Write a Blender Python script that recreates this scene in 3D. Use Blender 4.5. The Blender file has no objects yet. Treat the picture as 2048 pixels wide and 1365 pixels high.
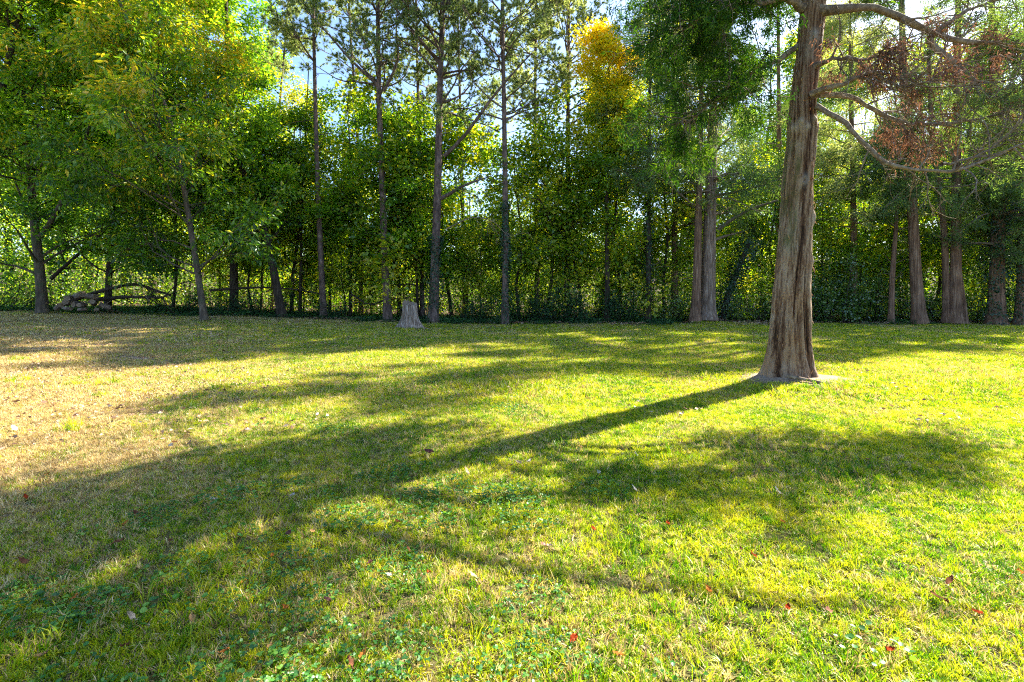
import bpy, math, random
import numpy as np
from mathutils import Vector

# ------------------------------------------------------------------ camera, sky, sun, exposure
SC = bpy.context.scene
COL = SC.collection
F = 1000.0; HOR = 590.0; CAMZ = 1.5          # focal length in photo pixels, horizon row, eye height
cam = bpy.data.objects.new('camera', bpy.data.cameras.new('camera')); COL.objects.link(cam)
cam.location = (0, 0, CAMZ); cam.rotation_euler = (math.radians(90), 0, 0)
cam.data.sensor_width = 36; cam.data.lens = 36*F/2048; cam.data.shift_y = -(682.5-HOR)/2048
cam.data.clip_start = 0.05; cam.data.clip_end = 2000
SC.camera = cam
SUN_AZ = math.radians(53); SUN_EL = math.radians(38.5)     # azimuth from +Y towards +X
SD = Vector((math.sin(SUN_AZ)*math.cos(SUN_EL), math.cos(SUN_AZ)*math.cos(SUN_EL), math.sin(SUN_EL)))
w = bpy.data.worlds.new('World'); SC.world = w; w.use_nodes = True
nt = w.node_tree; bg = nt.nodes['Background']; bg.inputs['Strength'].default_value = 0.075
sk = nt.nodes.new('ShaderNodeTexSky'); sk.sky_type = 'NISHITA'; sk.sun_disc = False
sk.sun_elevation = SUN_EL; sk.sun_rotation = SUN_AZ; sk.dust_density = 1.0; sk.ozone_density = 4.0
nt.links.new(sk.outputs[0], bg.inputs[0])
sl = bpy.data.lights.new('sun', 'SUN'); sl.energy = 5.0; sl.angle = math.radians(0.5); sl.color = (1, 0.91, 0.74)
so = bpy.data.objects.new('sun', sl); COL.objects.link(so); so.location = SD*60
so.rotation_euler = (-SD).to_track_quat('-Z', 'Y').to_euler()
SC.view_settings.view_transform = 'Standard'; SC.view_settings.look = 'None'
SC.view_settings.exposure = 2.45; SC.view_settings.gamma = 1; SC.view_settings.use_curve_mapping = False
cy = SC.cycles
cy.max_bounces = 5; cy.diffuse_bounces = 3; cy.glossy_bounces = 2; cy.transmission_bounces = 4; cy.transparent_max_bounces = 4
cy.use_denoising = False; cy.filter_width = 1.15; cy.sample_clamp_indirect = 4.0; cy.use_adaptive_sampling = True; cy.adaptive_threshold = 0.02

R = np.random.RandomState(11)

# ------------------------------------------------------------------ helpers
def sstep(a, b, x):
    t = np.clip((np.asarray(x, float)-a)/(b-a), 0, 1); return t*t*(3-2*t)
_pr = np.random.RandomState(5).rand(64, 64)
def vnoise(x, y, s):                       # smooth value noise, 0..1
    x = np.asarray(x, float)*s+13.7; y = np.asarray(y, float)*s+5.3
    xi = np.floor(x).astype(int); yi = np.floor(y).astype(int); fx = x-xi; fy = y-yi
    fx = fx*fx*(3-2*fx); fy = fy*fy*(3-2*fy)
    g = lambda i, j: _pr[i % 64, j % 64]
    return (g(xi, yi)*(1-fx)+g(xi+1, yi)*fx)*(1-fy)+(g(xi, yi+1)*(1-fx)+g(xi+1, yi+1)*fx)*fy
TRX, TRY = 4.80, 8.66                      # foot of the big cedar
def gz(x, y):                              # lie of the land
    x = np.asarray(x, float); y = np.asarray(y, float)
    z = 0.62*sstep(2, -25, x)*sstep(5, 25, y)
    z = z + 0.10*(vnoise(x, y, .35)-.5)*sstep(1.5, 6, y) + 0.022*(vnoise(x, y, 1.6)-.5)
    z = z + 0.13*np.exp(-((x-TRX)**2+(y-TRY)**2)/1.1)
    z = z + 0.16*np.exp(-((x-10.4)**2+(y-26)**2)/3.0)
    z = z + 0.10*np.exp(-(((x+11.5)/1.6)**2+((y-12.2)/.5)**2))
    z = z + 12*sstep(74, 150, y)
    return z
def gp(px, D): x = (px-1024)/F*D; return np.array([x, D, float(gz(x, D))])
def wp(px, py, D): return np.array([(px-1024)/F*D, D, CAMZ+(HOR-py)/F*D])
def gpix(px, py):                          # where a row and column of the photo meets the ground
    D = CAMZ*F/(py-HOR)
    for _ in range(6):
        D = (CAMZ-float(gz((px-1024)/F*D, D)))*F/(py-HOR)
    return gp(px, D)
def unit(v): return v/np.maximum(np.linalg.norm(v, axis=-1, keepdims=True), 1e-9)

def mesh_np(name, V, Fq, mat, tint=None, smooth=False, attrs=None):
    V = np.ascontiguousarray(V, dtype=np.float32).reshape(-1, 3)
    Fq = [np.asarray(f, dtype=np.int32) for f in (Fq if isinstance(Fq, list) else [Fq])]
    me = bpy.data.meshes.new(name)
    me.vertices.add(len(V)); me.vertices.foreach_set('co', V.ravel())
    loops = np.concatenate([f.ravel() for f in Fq]); me.loops.add(len(loops)); me.loops.foreach_set('vertex_index', loops)
    tot = np.concatenate([np.full(len(f), f.shape[1], np.int32) for f in Fq])
    st = np.concatenate([[0], np.cumsum(tot)[:-1]]).astype(np.int32)
    me.polygons.add(len(tot)); me.polygons.foreach_set('loop_start', st); me.polygons.foreach_set('loop_total', tot)
    if smooth: me.polygons.foreach_set('use_smooth', np.ones(len(tot), bool))
    if tint is not None:
        a = me.attributes.new('tint', 'FLOAT', 'POINT'); a.data.foreach_set('value', np.asarray(tint, np.float32).ravel())
    for k, v in (attrs or {}).items():
        a = me.attributes.new(k, 'FLOAT', 'POINT'); a.data.foreach_set('value', np.asarray(v, np.float32).ravel())
    me.update(); me.validate()
    if mat: me.materials.append(mat)
    return me
def obj(name, me, parent=None):
    o = bpy.data.objects.new(name, me); COL.objects.link(o)
    if parent is not None: o.parent = parent
    return o
def tag(o, label=None, cat=None, group=None, kind=None):
    if label: o['label'] = label
    if cat: o['category'] = cat
    if group: o['group'] = group
    if kind: o['kind'] = kind
    return o
def thing(name, loc, label, cat, group=None):
    o = bpy.data.objects.new(name, None); COL.objects.link(o); o.location = loc
    return tag(o, label, cat, group)
def copy_tree(root, loc, rz, scale, label, group=None):
    r = root.copy(); COL.objects.link(r); r.location = loc; r.rotation_euler = (0, 0, rz); r.scale = scale
    r['label'] = label
    if group: r['group'] = group
    for c in root.children:
        d = c.copy(); COL.objects.link(d); d.parent = r
    return r

# --- vectorised branches
def paths(start, d, length, K, wob, up=0.0, rng=R):
    N = len(start); P = np.zeros((N, K, 3)); P[:, 0] = start; d = unit(np.asarray(d, float)); st = np.asarray(length)/(K-1)
    for k in range(1, K):
        d = unit(d+rng.randn(N, 3)*wob+np.array([0, 0, 1.])*np.reshape(up, (-1, 1)))
        P[:, k] = P[:, k-1]+d*np.reshape(st, (-1, 1))
    return P
def children(P, n, t0, t1, a0, a1, flat=1.0, rng=R):
    N, K, _ = P.shape; par = np.repeat(np.arange(N), n); t = rng.uniform(t0, t1, N*n)
    x = t*(K-1); i = np.minimum(x.astype(int), K-2); f = (x-i)[:, None]
    pos = P[par, i]*(1-f)+P[par, i+1]*f; tan = unit(P[par, i+1]-P[par, i])
    r = rng.randn(N*n, 3); r[:, 2] *= flat; r -= tan*np.sum(r*tan, 1, keepdims=True); r = unit(r)
    a = rng.uniform(a0, a1, N*n)[:, None]
    return par, t, pos, unit(tan*np.cos(a)+r*np.sin(a))
def tubes(P, Rd, S):
    N, K, _ = P.shape; T = np.gradient(P, axis=1); T = unit(T)
    ref = np.zeros_like(T); vert = np.abs(T[..., 2].mean(1)) > .75
    ref[vert] = [1, 0, 0]; ref[~vert] = [0, 0, 1]
    A = unit(np.cross(T, ref)); B = np.cross(T, A); th = np.arange(S)*2*math.pi/S
    V = P[:, :, None]+(A[:, :, None]*np.cos(th)[:, None]+B[:, :, None]*np.sin(th)[:, None])*Rd[:, :, None, None]
    base = (np.arange(N)*K*S)[:, None, None]; k = np.arange(K-1)[:, None]*S; s = np.arange(S)
    a = base+k+s; b = base+k+(s+1) % S
    Q = np.stack([a, b, b+S, a+S], -1).reshape(-1, 4)
    return V.reshape(-1, 3), Q
class Wood:
    def __init__(s): s.V = []; s.Q = []; s.n = 0; s.T = []
    def add(s, P, r0, r1, S, p=1.0):
        N, K, _ = P.shape; k = np.linspace(0, 1, K)**p
        Rd = np.reshape(r0, (-1, 1))*(1-k)+np.reshape(r1, (-1, 1))*k
        Rd = np.broadcast_to(Rd, (N, K)); s.addr(P, Rd, S)
    def addr(s, P, Rd, S):
        V, Q = tubes(P, Rd, S); s.V.append(V); s.Q.append(Q+s.n); s.n += len(V)
    def build(s, name, mat, parent=None):
        o = obj(name, mesh_np(name, np.concatenate(s.V), np.concatenate(s.Q), mat, smooth=True), parent)
        if name in ('branches', 'twigs', 'stems'): o['kind'] = 'stuff'
        return o
class Foliage:
    def __init__(s): s.V = []; s.T = []; s.F = []; s.n = 0
    def leaves(s, c, d, n, L, W, tint, fold=.12, wide=.42):
        d = unit(d); sd = unit(np.cross(d, n)); n = np.cross(sd, d); L = np.reshape(L, (-1, 1)); W = np.reshape(W, (-1, 1))
        V = np.stack([c, c+d*L*wide+sd*W*.5+n*L*fold, c+d*L, c+d*L*wide-sd*W*.5+n*L*fold], 1)
        M = len(c); b = (np.arange(M)*4)[:, None]+s.n
        s.F.append(np.concatenate([b+[0, 2, 1], b+[0, 3, 2]])); s.V.append(V.reshape(-1, 3)); s.T.append(np.repeat(tint, 4)); s.n += M*4
    def rounds(s, c, d, n, L, W, tint):
        d = unit(d); sd = unit(np.cross(d, n)); n = np.cross(sd, d); L = np.reshape(L, (-1, 1)); W = np.reshape(W, (-1, 1)); M = len(c)
        V = np.stack([c+d*L*u+sd*W*v+n*L*w_ for u, v, w_ in ((.04, 0, 0), (.12, .36, .05), (.55, .5, .10), (.92, .28, .06), (.97, 0, .0), (.92, -.28, .06), (.55, -.5, .10), (.12, -.36, .05))], 1)
        b = (np.arange(M)*8)[:, None]+s.n; s.F.append(np.concatenate([b+q for q in ([0, 2, 1], [0, 4, 2], [4, 3, 2], [0, 7, 6], [0, 6, 4], [4, 6, 5])])); s.V.append(V.reshape(-1, 3)); s.T.append(np.repeat(tint, 8)); s.n += M*8
    def blades(s, c, d, L, W, tint, n=None, rng=R):
        d = unit(d); r = rng.randn(len(c), 3) if n is None else n; sd = unit(np.cross(d, r)); L = np.reshape(L, (-1, 1)); W = np.reshape(W, (-1, 1))
        V = np.stack([c-sd*W*.5, c+sd*W*.5, c+d*L], 1); M = len(c); b = (np.arange(M)*3)[:, None]+s.n
        s.F.append(b+[0, 1, 2]); s.V.append(V.reshape(-1, 3)); s.T.append(np.repeat(tint, 3)); s.n += M*3
    def build(s, name, mat, parent=None):
        return obj(name, mesh_np(name, np.concatenate(s.V), np.concatenate(s.F), mat, np.clip(np.concatenate(s.T), 0, 1)), parent)

# ------------------------------------------------------------------ materials
def newmat(name):
    m = bpy.data.materials.new(name); m.use_nodes = True; t = m.node_tree; t.nodes.clear()
    return m, t
def N(t, kind, **kw):
    n = t.nodes.new(kind)
    for k, v in kw.items():
        if k.startswith('i_'): n.inputs[k[2:].replace('_', ' ')].default_value = v
        else: setattr(n, k, v)
    return n
def ramp(t, stops, interp='LINEAR'):
    r = t.nodes.new('ShaderNodeValToRGB'); e = r.color_ramp.elements; r.color_ramp.interpolation = interp
    e[0].position = stops[0][0]; e[0].color = (*stops[0][1], 1); e[1].position = stops[-1][0]; e[1].color = (*stops[-1][1], 1)
    for p, c in stops[1:-1]:
        x = e.new(p); x.color = (*c, 1)
    return r
def leafmat(name, stops, trans=.58, tgain=(2.1, 1.95, .6), gloss=.10, rough=.45):
    m, t = newmat(name); l = t.links.new
    at = N(t, 'ShaderNodeAttribute', attribute_name='tint'); oi = N(t, 'ShaderNodeObjectInfo')
    ma = N(t, 'ShaderNodeMath', operation='MULTIPLY_ADD'); ma.inputs[1].default_value = .16; l(oi.outputs['Random'], ma.inputs[0])
    sb = N(t, 'ShaderNodeMath', operation='SUBTRACT'); sb.inputs[1].default_value = .08; l(at.outputs['Fac'], ma.inputs[2]); l(ma.outputs[0], sb.inputs[0])
    r = ramp(t, stops); l(sb.outputs[0], r.inputs[0])
    mx = N(t, 'ShaderNodeMix', data_type='RGBA', blend_type='MULTIPLY'); mx.inputs['Factor'].default_value = 1
    l(r.outputs[0], mx.inputs['A']); mx.inputs['B'].default_value = (*tgain, 1)
    df = N(t, 'ShaderNodeBsdfDiffuse'); tr = N(t, 'ShaderNodeBsdfTranslucent'); l(r.outputs[0], df.inputs[0]); l(mx.outputs['Result'], tr.inputs[0])
    s = N(t, 'ShaderNodeMixShader'); s.inputs[0].default_value = trans; l(df.outputs[0], s.inputs[1]); l(tr.outputs[0], s.inputs[2])
    o = N(t, 'ShaderNodeOutputMaterial')
    if gloss > 0:
        g = N(t, 'ShaderNodeBsdfGlossy'); g.inputs['Roughness'].default_value = rough; g.inputs['Color'].default_value = (.9, .95, 1, 1)
        s2 = N(t, 'ShaderNodeMixShader'); s2.inputs[0].default_value = gloss; l(s.outputs[0], s2.inputs[1]); l(g.outputs[0], s2.inputs[2]); l(s2.outputs[0], o.inputs[0])
    else: l(s.outputs[0], o.inputs[0])
    return m
def barkmat(name, dark, mid, light, sxy=14, sz=2.0, bump=.6, moss=None, bd=.02):
    m, t = newmat(name); l = t.links.new
    tc = N(t, 'ShaderNodeTexCoord'); mp = N(t, 'ShaderNodeMapping'); mp.inputs['Scale'].default_value = (sxy, sxy, sz); l(tc.outputs['Object'], mp.inputs[0])
    n1 = N(t, 'ShaderNodeTexNoise', i_Scale=1.0, i_Detail=7.0, i_Roughness=.68); l(mp.outputs[0], n1.inputs[0])
    n2 = N(t, 'ShaderNodeTexNoise', i_Scale=1.3, i_Detail=4.0); l(tc.outputs['Object'], n2.inputs[0])
    r = ramp(t, [(.30, dark), (.5, mid), (.68, light)]); l(n1.outputs[0], r.inputs[0])
    mx = N(t, 'ShaderNodeMix', data_type='RGBA', blend_type='MULTIPLY'); mx.inputs['Factor'].default_value = .7
    r2 = ramp(t, [(.3, (.62, .6, .58)), (.7, (1.3, 1.25, 1.2))]); l(n2.outputs[0], r2.inputs[0]); l(r.outputs[0], mx.inputs['A']); l(r2.outputs[0], mx.inputs['B'])
    c = mx.outputs['Result']
    if moss:
        n3 = N(t, 'ShaderNodeTexNoise', i_Scale=2.2, i_Detail=6.0); l(tc.outputs['Object'], n3.inputs[0]); r3 = ramp(t, [(.52, (0, 0, 0)), (.66, (1, 1, 1))]); l(n3.outputs[0], r3.inputs[0])
        m3 = N(t, 'ShaderNodeMix', data_type='RGBA'); l(r3.outputs[0], m3.inputs['Factor']); l(c, m3.inputs['A']); m3.inputs['B'].default_value = (*moss, 1); c = m3.outputs['Result']
    b = N(t, 'ShaderNodeBsdfPrincipled'); b.inputs['Roughness'].default_value = .9; b.inputs['Specular IOR Level'].default_value = .2; l(c, b.inputs['Base Color'])
    bp = N(t, 'ShaderNodeBump'); bp.inputs['Strength'].default_value = bump; bp.inputs['Distance'].default_value = bd; l(n1.outputs[0], bp.inputs['Height']); l(bp.outputs[0], b.inputs['Normal'])
    o = N(t, 'ShaderNodeOutputMaterial'); l(b.outputs[0], o.inputs[0])
    return m

G0, G1, G2, G3 = (.020, .070, .012), (.085, .215, .014), (.23, .40, .020), (.48, .54, .04)
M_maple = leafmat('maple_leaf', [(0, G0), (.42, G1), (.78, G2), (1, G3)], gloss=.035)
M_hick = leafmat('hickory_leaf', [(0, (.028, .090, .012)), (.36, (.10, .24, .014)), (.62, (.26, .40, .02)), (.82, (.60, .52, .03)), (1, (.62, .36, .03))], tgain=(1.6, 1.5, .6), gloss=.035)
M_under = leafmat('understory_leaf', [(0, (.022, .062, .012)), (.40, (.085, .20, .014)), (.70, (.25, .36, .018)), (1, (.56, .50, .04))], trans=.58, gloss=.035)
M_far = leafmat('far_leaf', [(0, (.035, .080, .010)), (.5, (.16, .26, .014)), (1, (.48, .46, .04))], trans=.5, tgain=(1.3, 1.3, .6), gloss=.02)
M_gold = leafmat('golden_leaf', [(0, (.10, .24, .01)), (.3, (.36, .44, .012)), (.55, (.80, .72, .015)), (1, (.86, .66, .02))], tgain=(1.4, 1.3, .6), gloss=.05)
M_pine = leafmat('pine_needle', [(0, (.06, .10, .035)), (.5, (.20, .26, .085)), (1, (.44, .47, .18))], trans=.48, tgain=(1.5, 1.5, .9), gloss=.03)
M_cedar = leafmat('cedar_spray', [(0, (.026, .062, .018)), (.5, (.10, .17, .045)), (1, (.27, .34, .09))], trans=.42, tgain=(1.4, 1.5, .7), gloss=.02)
M_cedarg = leafmat('cedar_spray_green', [(0, (.008, .030, .004)), (.5, (.038, .11, .008)), (1, (.18, .27, .018))], trans=.32, tgain=(1.4, 1.5, .6), gloss=.01)
M_dead = leafmat('dead_cedar_spray', [(0, (.07, .035, .022)), (.5, (.17, .085, .055)), (1, (.34, .20, .13))], trans=.3, tgain=(1.2, 1.0, .8), gloss=.02)
M_ivy = leafmat('ivy_leaf', [(0, (.010, .035, .012)), (.6, (.025, .075, .022)), (1, (.07, .15, .035))], trans=.3, gloss=.04, rough=.35)
M_cover = leafmat('ground_cover_leaf', [(0, (.012, .045, .018)), (.6, (.03, .10, .035)), (1, (.09, .20, .05))], trans=.3, gloss=.03)
M_clover = leafmat('clover_leaf', [(0, (.02, .085, .018)), (.6, (.05, .18, .025)), (1, (.16, .32, .04))], trans=.35, gloss=.03)
M_shrub = leafmat('shrub_leaf', [(0, (.03, .08, .018)), (.6, (.075, .16, .03)), (1, (.2, .28, .05))], trans=.35, gloss=.09, rough=.32)
M_litter = leafmat('leaf_litter', [(0, (.09, .045, .03)), (.4, (.24, .14, .085)), (.7, (.42, .27, .17)), (1, (.55, .44, .34))], trans=.15, tgain=(1, 1, 1), gloss=.04)
B_dark = barkmat('dark_bark', (.012, .010, .008), (.045, .034, .026), (.10, .080, .062))
B_grey = barkmat('grey_bark', (.05, .042, .036), (.15, .125, .105), (.28, .24, .20), moss=(.10, .13, .07))
B_pale = barkmat('pale_cedar_bark', (.06, .038, .028), (.22, .155, .12), (.42, .35, .30), sxy=14, sz=1.6)
B_brown = barkmat('brown_bark', (.035, .028, .022), (.10, .078, .060), (.20, .165, .13), moss=(.07, .09, .045))
B_pine = barkmat('pine_bark', (.035, .026, .024), (.13, .090, .080), (.27, .20, .175), sxy=9, sz=3)
B_cedar = barkmat('cedar_bark', (.05, .028, .018), (.19, .11, .075), (.36, .25, .18), sxy=18, sz=1.2)
B_twig = barkmat('weathered_twig', (.07, .05, .036), (.20, .15, .11), (.36, .30, .23), sxy=14, sz=14, bump=.5)

# ------------------------------------------------------------------ ground
def straw_mask(x, y):                      # dry, brown ground at the left
    px = 1024+F*x/np.maximum(y, .5)
    m = sstep(760, 120, px+110*(vnoise(x, y, .5)-.5)+200*(vnoise(x, y, 1.7)-.5))
    m = m*sstep(1.6, 4.4, y)*(.72+.5*vnoise(x+31, y, 1.4))
    m = np.maximum(m, .75*sstep(18.5, 23, y+1.2*(vnoise(x, y, .8)-.5))*sstep(950, 560, px))
    m = np.maximum(m, (.08+.30*vnoise(x, y, .8))*sstep(1500, 500, px)*sstep(1.5, 4, y))
    m = np.maximum(m, .24*sstep(.45, .8, vnoise(x, y, 1.1)))
    m = np.maximum(m, .35*np.exp(-((x-8.6)**2+(y-9.6)**2)/5.))
    m = np.maximum(m, .65*sstep(.62, .8, vnoise(x+7, y, .9))*sstep(12, 17, y))
    return np.clip(m, 0, 1)
def bare_mask(x, y):
    dx, dy = x-(TRX+.28), y-(TRY-.12)
    a = np.exp(-((dx/1.25)**2+(dy/.75)**2)**2*1.0)
    b = np.exp(-(((x-10.4)/2.2)**2+((y-25.4)/.7)**2)**2)
    c = .8*np.exp(-(((x+11.5)/1.9)**2+((y-12.4)/.4)**2)**2)
    d = .6*sstep(.60, .74, vnoise(x+3, y, 2.3))*sstep(600, 200, 1024+F*x/np.maximum(y, .5))*sstep(4, 7, y)
    n = vnoise(x, y, 3.1)
    return np.clip(np.maximum(np.maximum(a, b), np.maximum(c, d))*(0.55+.9*n), 0, 1)
def lawn_edge(x):                          # distance at which lawn turns to woodland floor
    return 25.2+.9*(vnoise(x, 0, .3)-.5)*2-1.0*sstep(4, 12, np.abs(x+1))*0+.8*sstep(5, 25, x)
def ground_axis(lo, hi, fine_lo, fine_hi, fs, cs):
    a = np.arange(fine_lo, fine_hi, fs); o = [a]
    x = fine_hi; s = fs
    r = []
    while x < hi: r.append(x); s *= 1.18; x += s
    r.append(hi); o.append(np.array(r)); l = []; x = fine_lo; s = fs
    while x > lo: s *= 1.18; x -= s; l.append(max(x, lo))
    o.insert(0, np.array(l[::-1])); return np.unique(np.concatenate(o))
gx = ground_axis(-400, 400, -16, 16, .14, 1); gy = ground_axis(-60, 600, 1.0, 14, .12, 1)
XX, YY = np.meshgrid(gx, gy); ZZ = gz(XX, YY)
nx, ny = len(gx), len(gy); ii = (np.arange(ny-1)[:, None]*nx+np.arange(nx-1)).ravel()
GQ = np.stack([ii, ii+1, ii+nx+1, ii+nx], 1)
wood = sstep(-.4, .5, YY-lawn_edge(XX))
M_ground, t = newmat('lawn_soil'); l = t.links.new
tc = N(t, 'ShaderNodeNewGeometry')
nA = N(t, 'ShaderNodeTexNoise', i_Scale=26.0, i_Detail=8.0, i_Roughness=.7); nB = N(t, 'ShaderNodeTexNoise', i_Scale=4.0, i_Detail=5.0)
l(tc.outputs['Position'], nA.inputs[0]); l(tc.outputs['Position'], nB.inputs[0])
rg = ramp(t, [(.3, (.02, .025, .006)), (.5, (.06, .07, .015)), (.7, (.13, .12, .03))]); rs = ramp(t, [(.3, (.10, .065, .04)), (.5, (.26, .18, .105)), (.72, (.46, .36, .23))])
rb = ramp(t, [(.3, (.16, .11, .075)), (.55, (.34, .26, .19)), (.75, (.50, .41, .32))]); rw = ramp(t, [(.3, (.02, .016, .01)), (.55, (.07, .05, .03)), (.75, (.15, .10, .06))])
for r in (rg, rs, rb, rw): l(nA.outputs[0], r.inputs[0])
cur = rg.outputs[0]
for an, rr in (('straw', rs), ('bare', rb), ('wood', rw)):
    a = N(t, 'ShaderNodeAttribute', attribute_name=an); m = N(t, 'ShaderNodeMix', data_type='RGBA'); l(a.outputs['Fac'], m.inputs['Factor']); l(cur, m.inputs['A']); l(rr.outputs[0], m.inputs['B']); cur = m.outputs['Result']
b = N(t, 'ShaderNodeBsdfPrincipled'); b.inputs['Roughness'].default_value = .95; b.inputs['Specular IOR Level'].default_value = .1; l(cur, b.inputs['Base Color'])
bp = N(t, 'ShaderNodeBump'); bp.inputs['Strength'].default_value = .8; bp.inputs['Distance'].default_value = .03; l(nA.outputs[0], bp.inputs['Height']); l(bp.outputs[0], b.inputs['Normal'])
o = N(t, 'ShaderNodeOutputMaterial'); l(b.outputs[0], o.inputs[0])
ground = obj('ground', mesh_np('ground', np.stack([XX, YY, ZZ], -1), GQ, M_ground, smooth=True, attrs=dict(straw=straw_mask(XX, YY), bare=bare_mask(XX, YY), wood=wood)))
tag(ground, kind='structure')

# ------------------------------------------------------------------ grass and other ground stuff (geometry nodes over scattered points)
def grassmat():
    m, t = newmat('grass_blade'); l = t.links.new
    at = N(t, 'ShaderNodeAttribute', attribute_name='tint'); ge = N(t, 'ShaderNodeNewGeometry'); ip = N(t, 'ShaderNodeAttribute', attribute_name='straw', attribute_type='INSTANCER')
    n1 = N(t, 'ShaderNodeTexNoise', i_Scale=.9, i_Detail=4.0, i_Roughness=.6); n2 = N(t, 'ShaderNodeTexNoise', i_Scale=5.0, i_Detail=3.0)
    l(ge.outputs['Position'], n1.inputs[0]); l(ge.outputs['Position'], n2.inputs[0])
    # green part: deep green .. yellow green
    a1 = N(t, 'ShaderNodeMath', operation='ADD'); l(n1.outputs[0], a1.inputs[0]); l(n2.outputs[0], a1.inputs[1])
    a2 = N(t, 'ShaderNodeMath', operation='MULTIPLY_ADD'); l(a1.outputs[0], a2.inputs[0]); a2.inputs[1].default_value = 1.1; a2.inputs[2].default_value = -.90
    ta = N(t, 'ShaderNodeAttribute', attribute_name='tone'); fr = N(t, 'ShaderNodeMath', operation='ADD'); l(ta.outputs['Fac'], fr.inputs[0]); fr.inputs[1].default_value = 0.0
    a3 = N(t, 'ShaderNodeMath', operation='MULTIPLY_ADD'); l(fr.outputs[0], a3.inputs[0]); a3.inputs[1].default_value = .75; l(a2.outputs[0], a3.inputs[2])
    rg = ramp(t, [(0, (.022, .085, .002)), (.3, (.08, .22, .003)), (.6, (.30, .39, .006)), (1, (.58, .52, .02))]); l(a3.outputs[0], rg.inputs[0])
    rs = ramp(t, [(0, (.18, .10, .05)), (.35, (.40, .28, .13)), (.75, (.60, .48, .26)), (1, (.74, .65, .45))]); l(fr.outputs[0], rs.inputs[0])
    # straw if tint < mask
    n3 = N(t, 'ShaderNodeTexNoise', i_Scale=2.6, i_Detail=5.0, i_Roughness=.7); l(ge.outputs['Position'], n3.inputs[0])
    th = N(t, 'ShaderNodeMath', operation='MULTIPLY_ADD'); l(n3.outputs[0], th.inputs[0]); th.inputs[1].default_value = .9; th.inputs[2].default_value = -.33
    th2 = N(t, 'ShaderNodeMath', operation='ADD'); l(th.outputs[0], th2.inputs[0]); l(ip.outputs['Fac'], th2.inputs[1])
    lt = N(t, 'ShaderNodeMath', operation='LESS_THAN'); l(at.outputs['Fac'], lt.inputs[0]); l(th2.outputs[0], lt.inputs[1])
    mx = N(t, 'ShaderNodeMix', data_type='RGBA'); l(lt.outputs[0], mx.inputs['Factor']); l(rg.outputs[0], mx.inputs['A']); l(rs.outputs[0], mx.inputs['B'])
    df = N(t, 'ShaderNodeBsdfDiffuse'); tr = N(t, 'ShaderNodeBsdfTranslucent'); gl = N(t, 'ShaderNodeBsdfGlossy'); gl.inputs['Roughness'].default_value = .4
    mt = N(t, 'ShaderNodeMix', data_type='RGBA', blend_type='MULTIPLY'); mt.inputs['Factor'].default_value = 1; mt.inputs['B'].default_value = (1.35, 1.35, .8, 1); l(mx.outputs['Result'], mt.inputs['A'])
    l(mx.outputs['Result'], df.inputs[0]); l(mt.outputs['Result'], tr.inputs[0])
    s = N(t, 'ShaderNodeMixShader'); s.inputs[0].default_value = .45; l(df.outputs[0], s.inputs[1]); l(tr.outputs[0], s.inputs[2])
    s2 = N(t, 'ShaderNodeMixShader'); s2.inputs[0].default_value = .025; l(s.outputs[0], s2.inputs[1]); l(gl.outputs[0], s2.inputs[2])
    o = N(t, 'ShaderNodeOutputMaterial'); l(s2.outputs[0], o.inputs[0]); return m
M_grass = grassmat()
def blade_patch(name, rad, n, h0, h1, wd, seed, lie=.25, per=9, tr=.011):
    rg = np.random.RandomState(seed); nt_ = n//per; n = nt_*per; r = rad*np.sqrt(rg.rand(nt_)); a = rg.rand(nt_)*6.283; k = np.repeat(np.arange(nt_), per)
    x, y = (r*np.cos(a))[k]+rg.randn(n)*tr, (r*np.sin(a))[k]+rg.randn(n)*tr; h = rg.uniform(h0, h1, n)*rg.uniform(.6, 1.25, nt_)[k]*(.6+.6*vnoise(x*3+seed, y*3, 4)); az = (rg.rand(nt_)*6.283)[k]+rg.randn(n)*.9
    lean = np.where((rg.rand(nt_) < lie)[k], rg.uniform(.9, 1.5, n), rg.uniform(.1, .85, n)); hd = np.stack([np.cos(az), np.sin(az), 0*az], 1)
    base = np.stack([x, y, np.full(n, -.006)], 1); l2 = lean+rg.uniform(.2, .7, n)
    mid = base+(hd*np.sin(lean)[:, None]+[0, 0, 1]*np.cos(lean)[:, None])*(h*.55)[:, None]
    tip = mid+(hd*np.sin(l2)[:, None]+[0, 0, 1]*np.cos(l2)[:, None])*(h*.45)[:, None]
    tw = rg.rand(n)*6.283; sd = np.stack([np.cos(tw), np.sin(tw), 0*tw], 1)*(wd*rg.uniform(.6, 1.3, n))[:, None]*.5
    mid[:, 2] = np.maximum(mid[:, 2], .004); tip[:, 2] = np.maximum(tip[:, 2], .003)
    V = np.stack([base-sd, base+sd, mid+sd*.8, mid-sd*.8, tip], 1).reshape(-1, 3); b0 = (np.arange(n)*5)[:, None]
    ti = np.clip(rg.rand(nt_)[k]+.10*rg.randn(n), 0, .999); to = np.clip(rg.rand(nt_)[k]*.75+.25*rg.rand(n), 0, 1)
    me = mesh_np(name, V, [b0+[0, 1, 2, 3], b0+[3, 2, 4]], M_grass, np.repeat(ti, 5), attrs=dict(tone=np.repeat(to, 5))); return bpy.data.objects.new(name, me)
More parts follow.
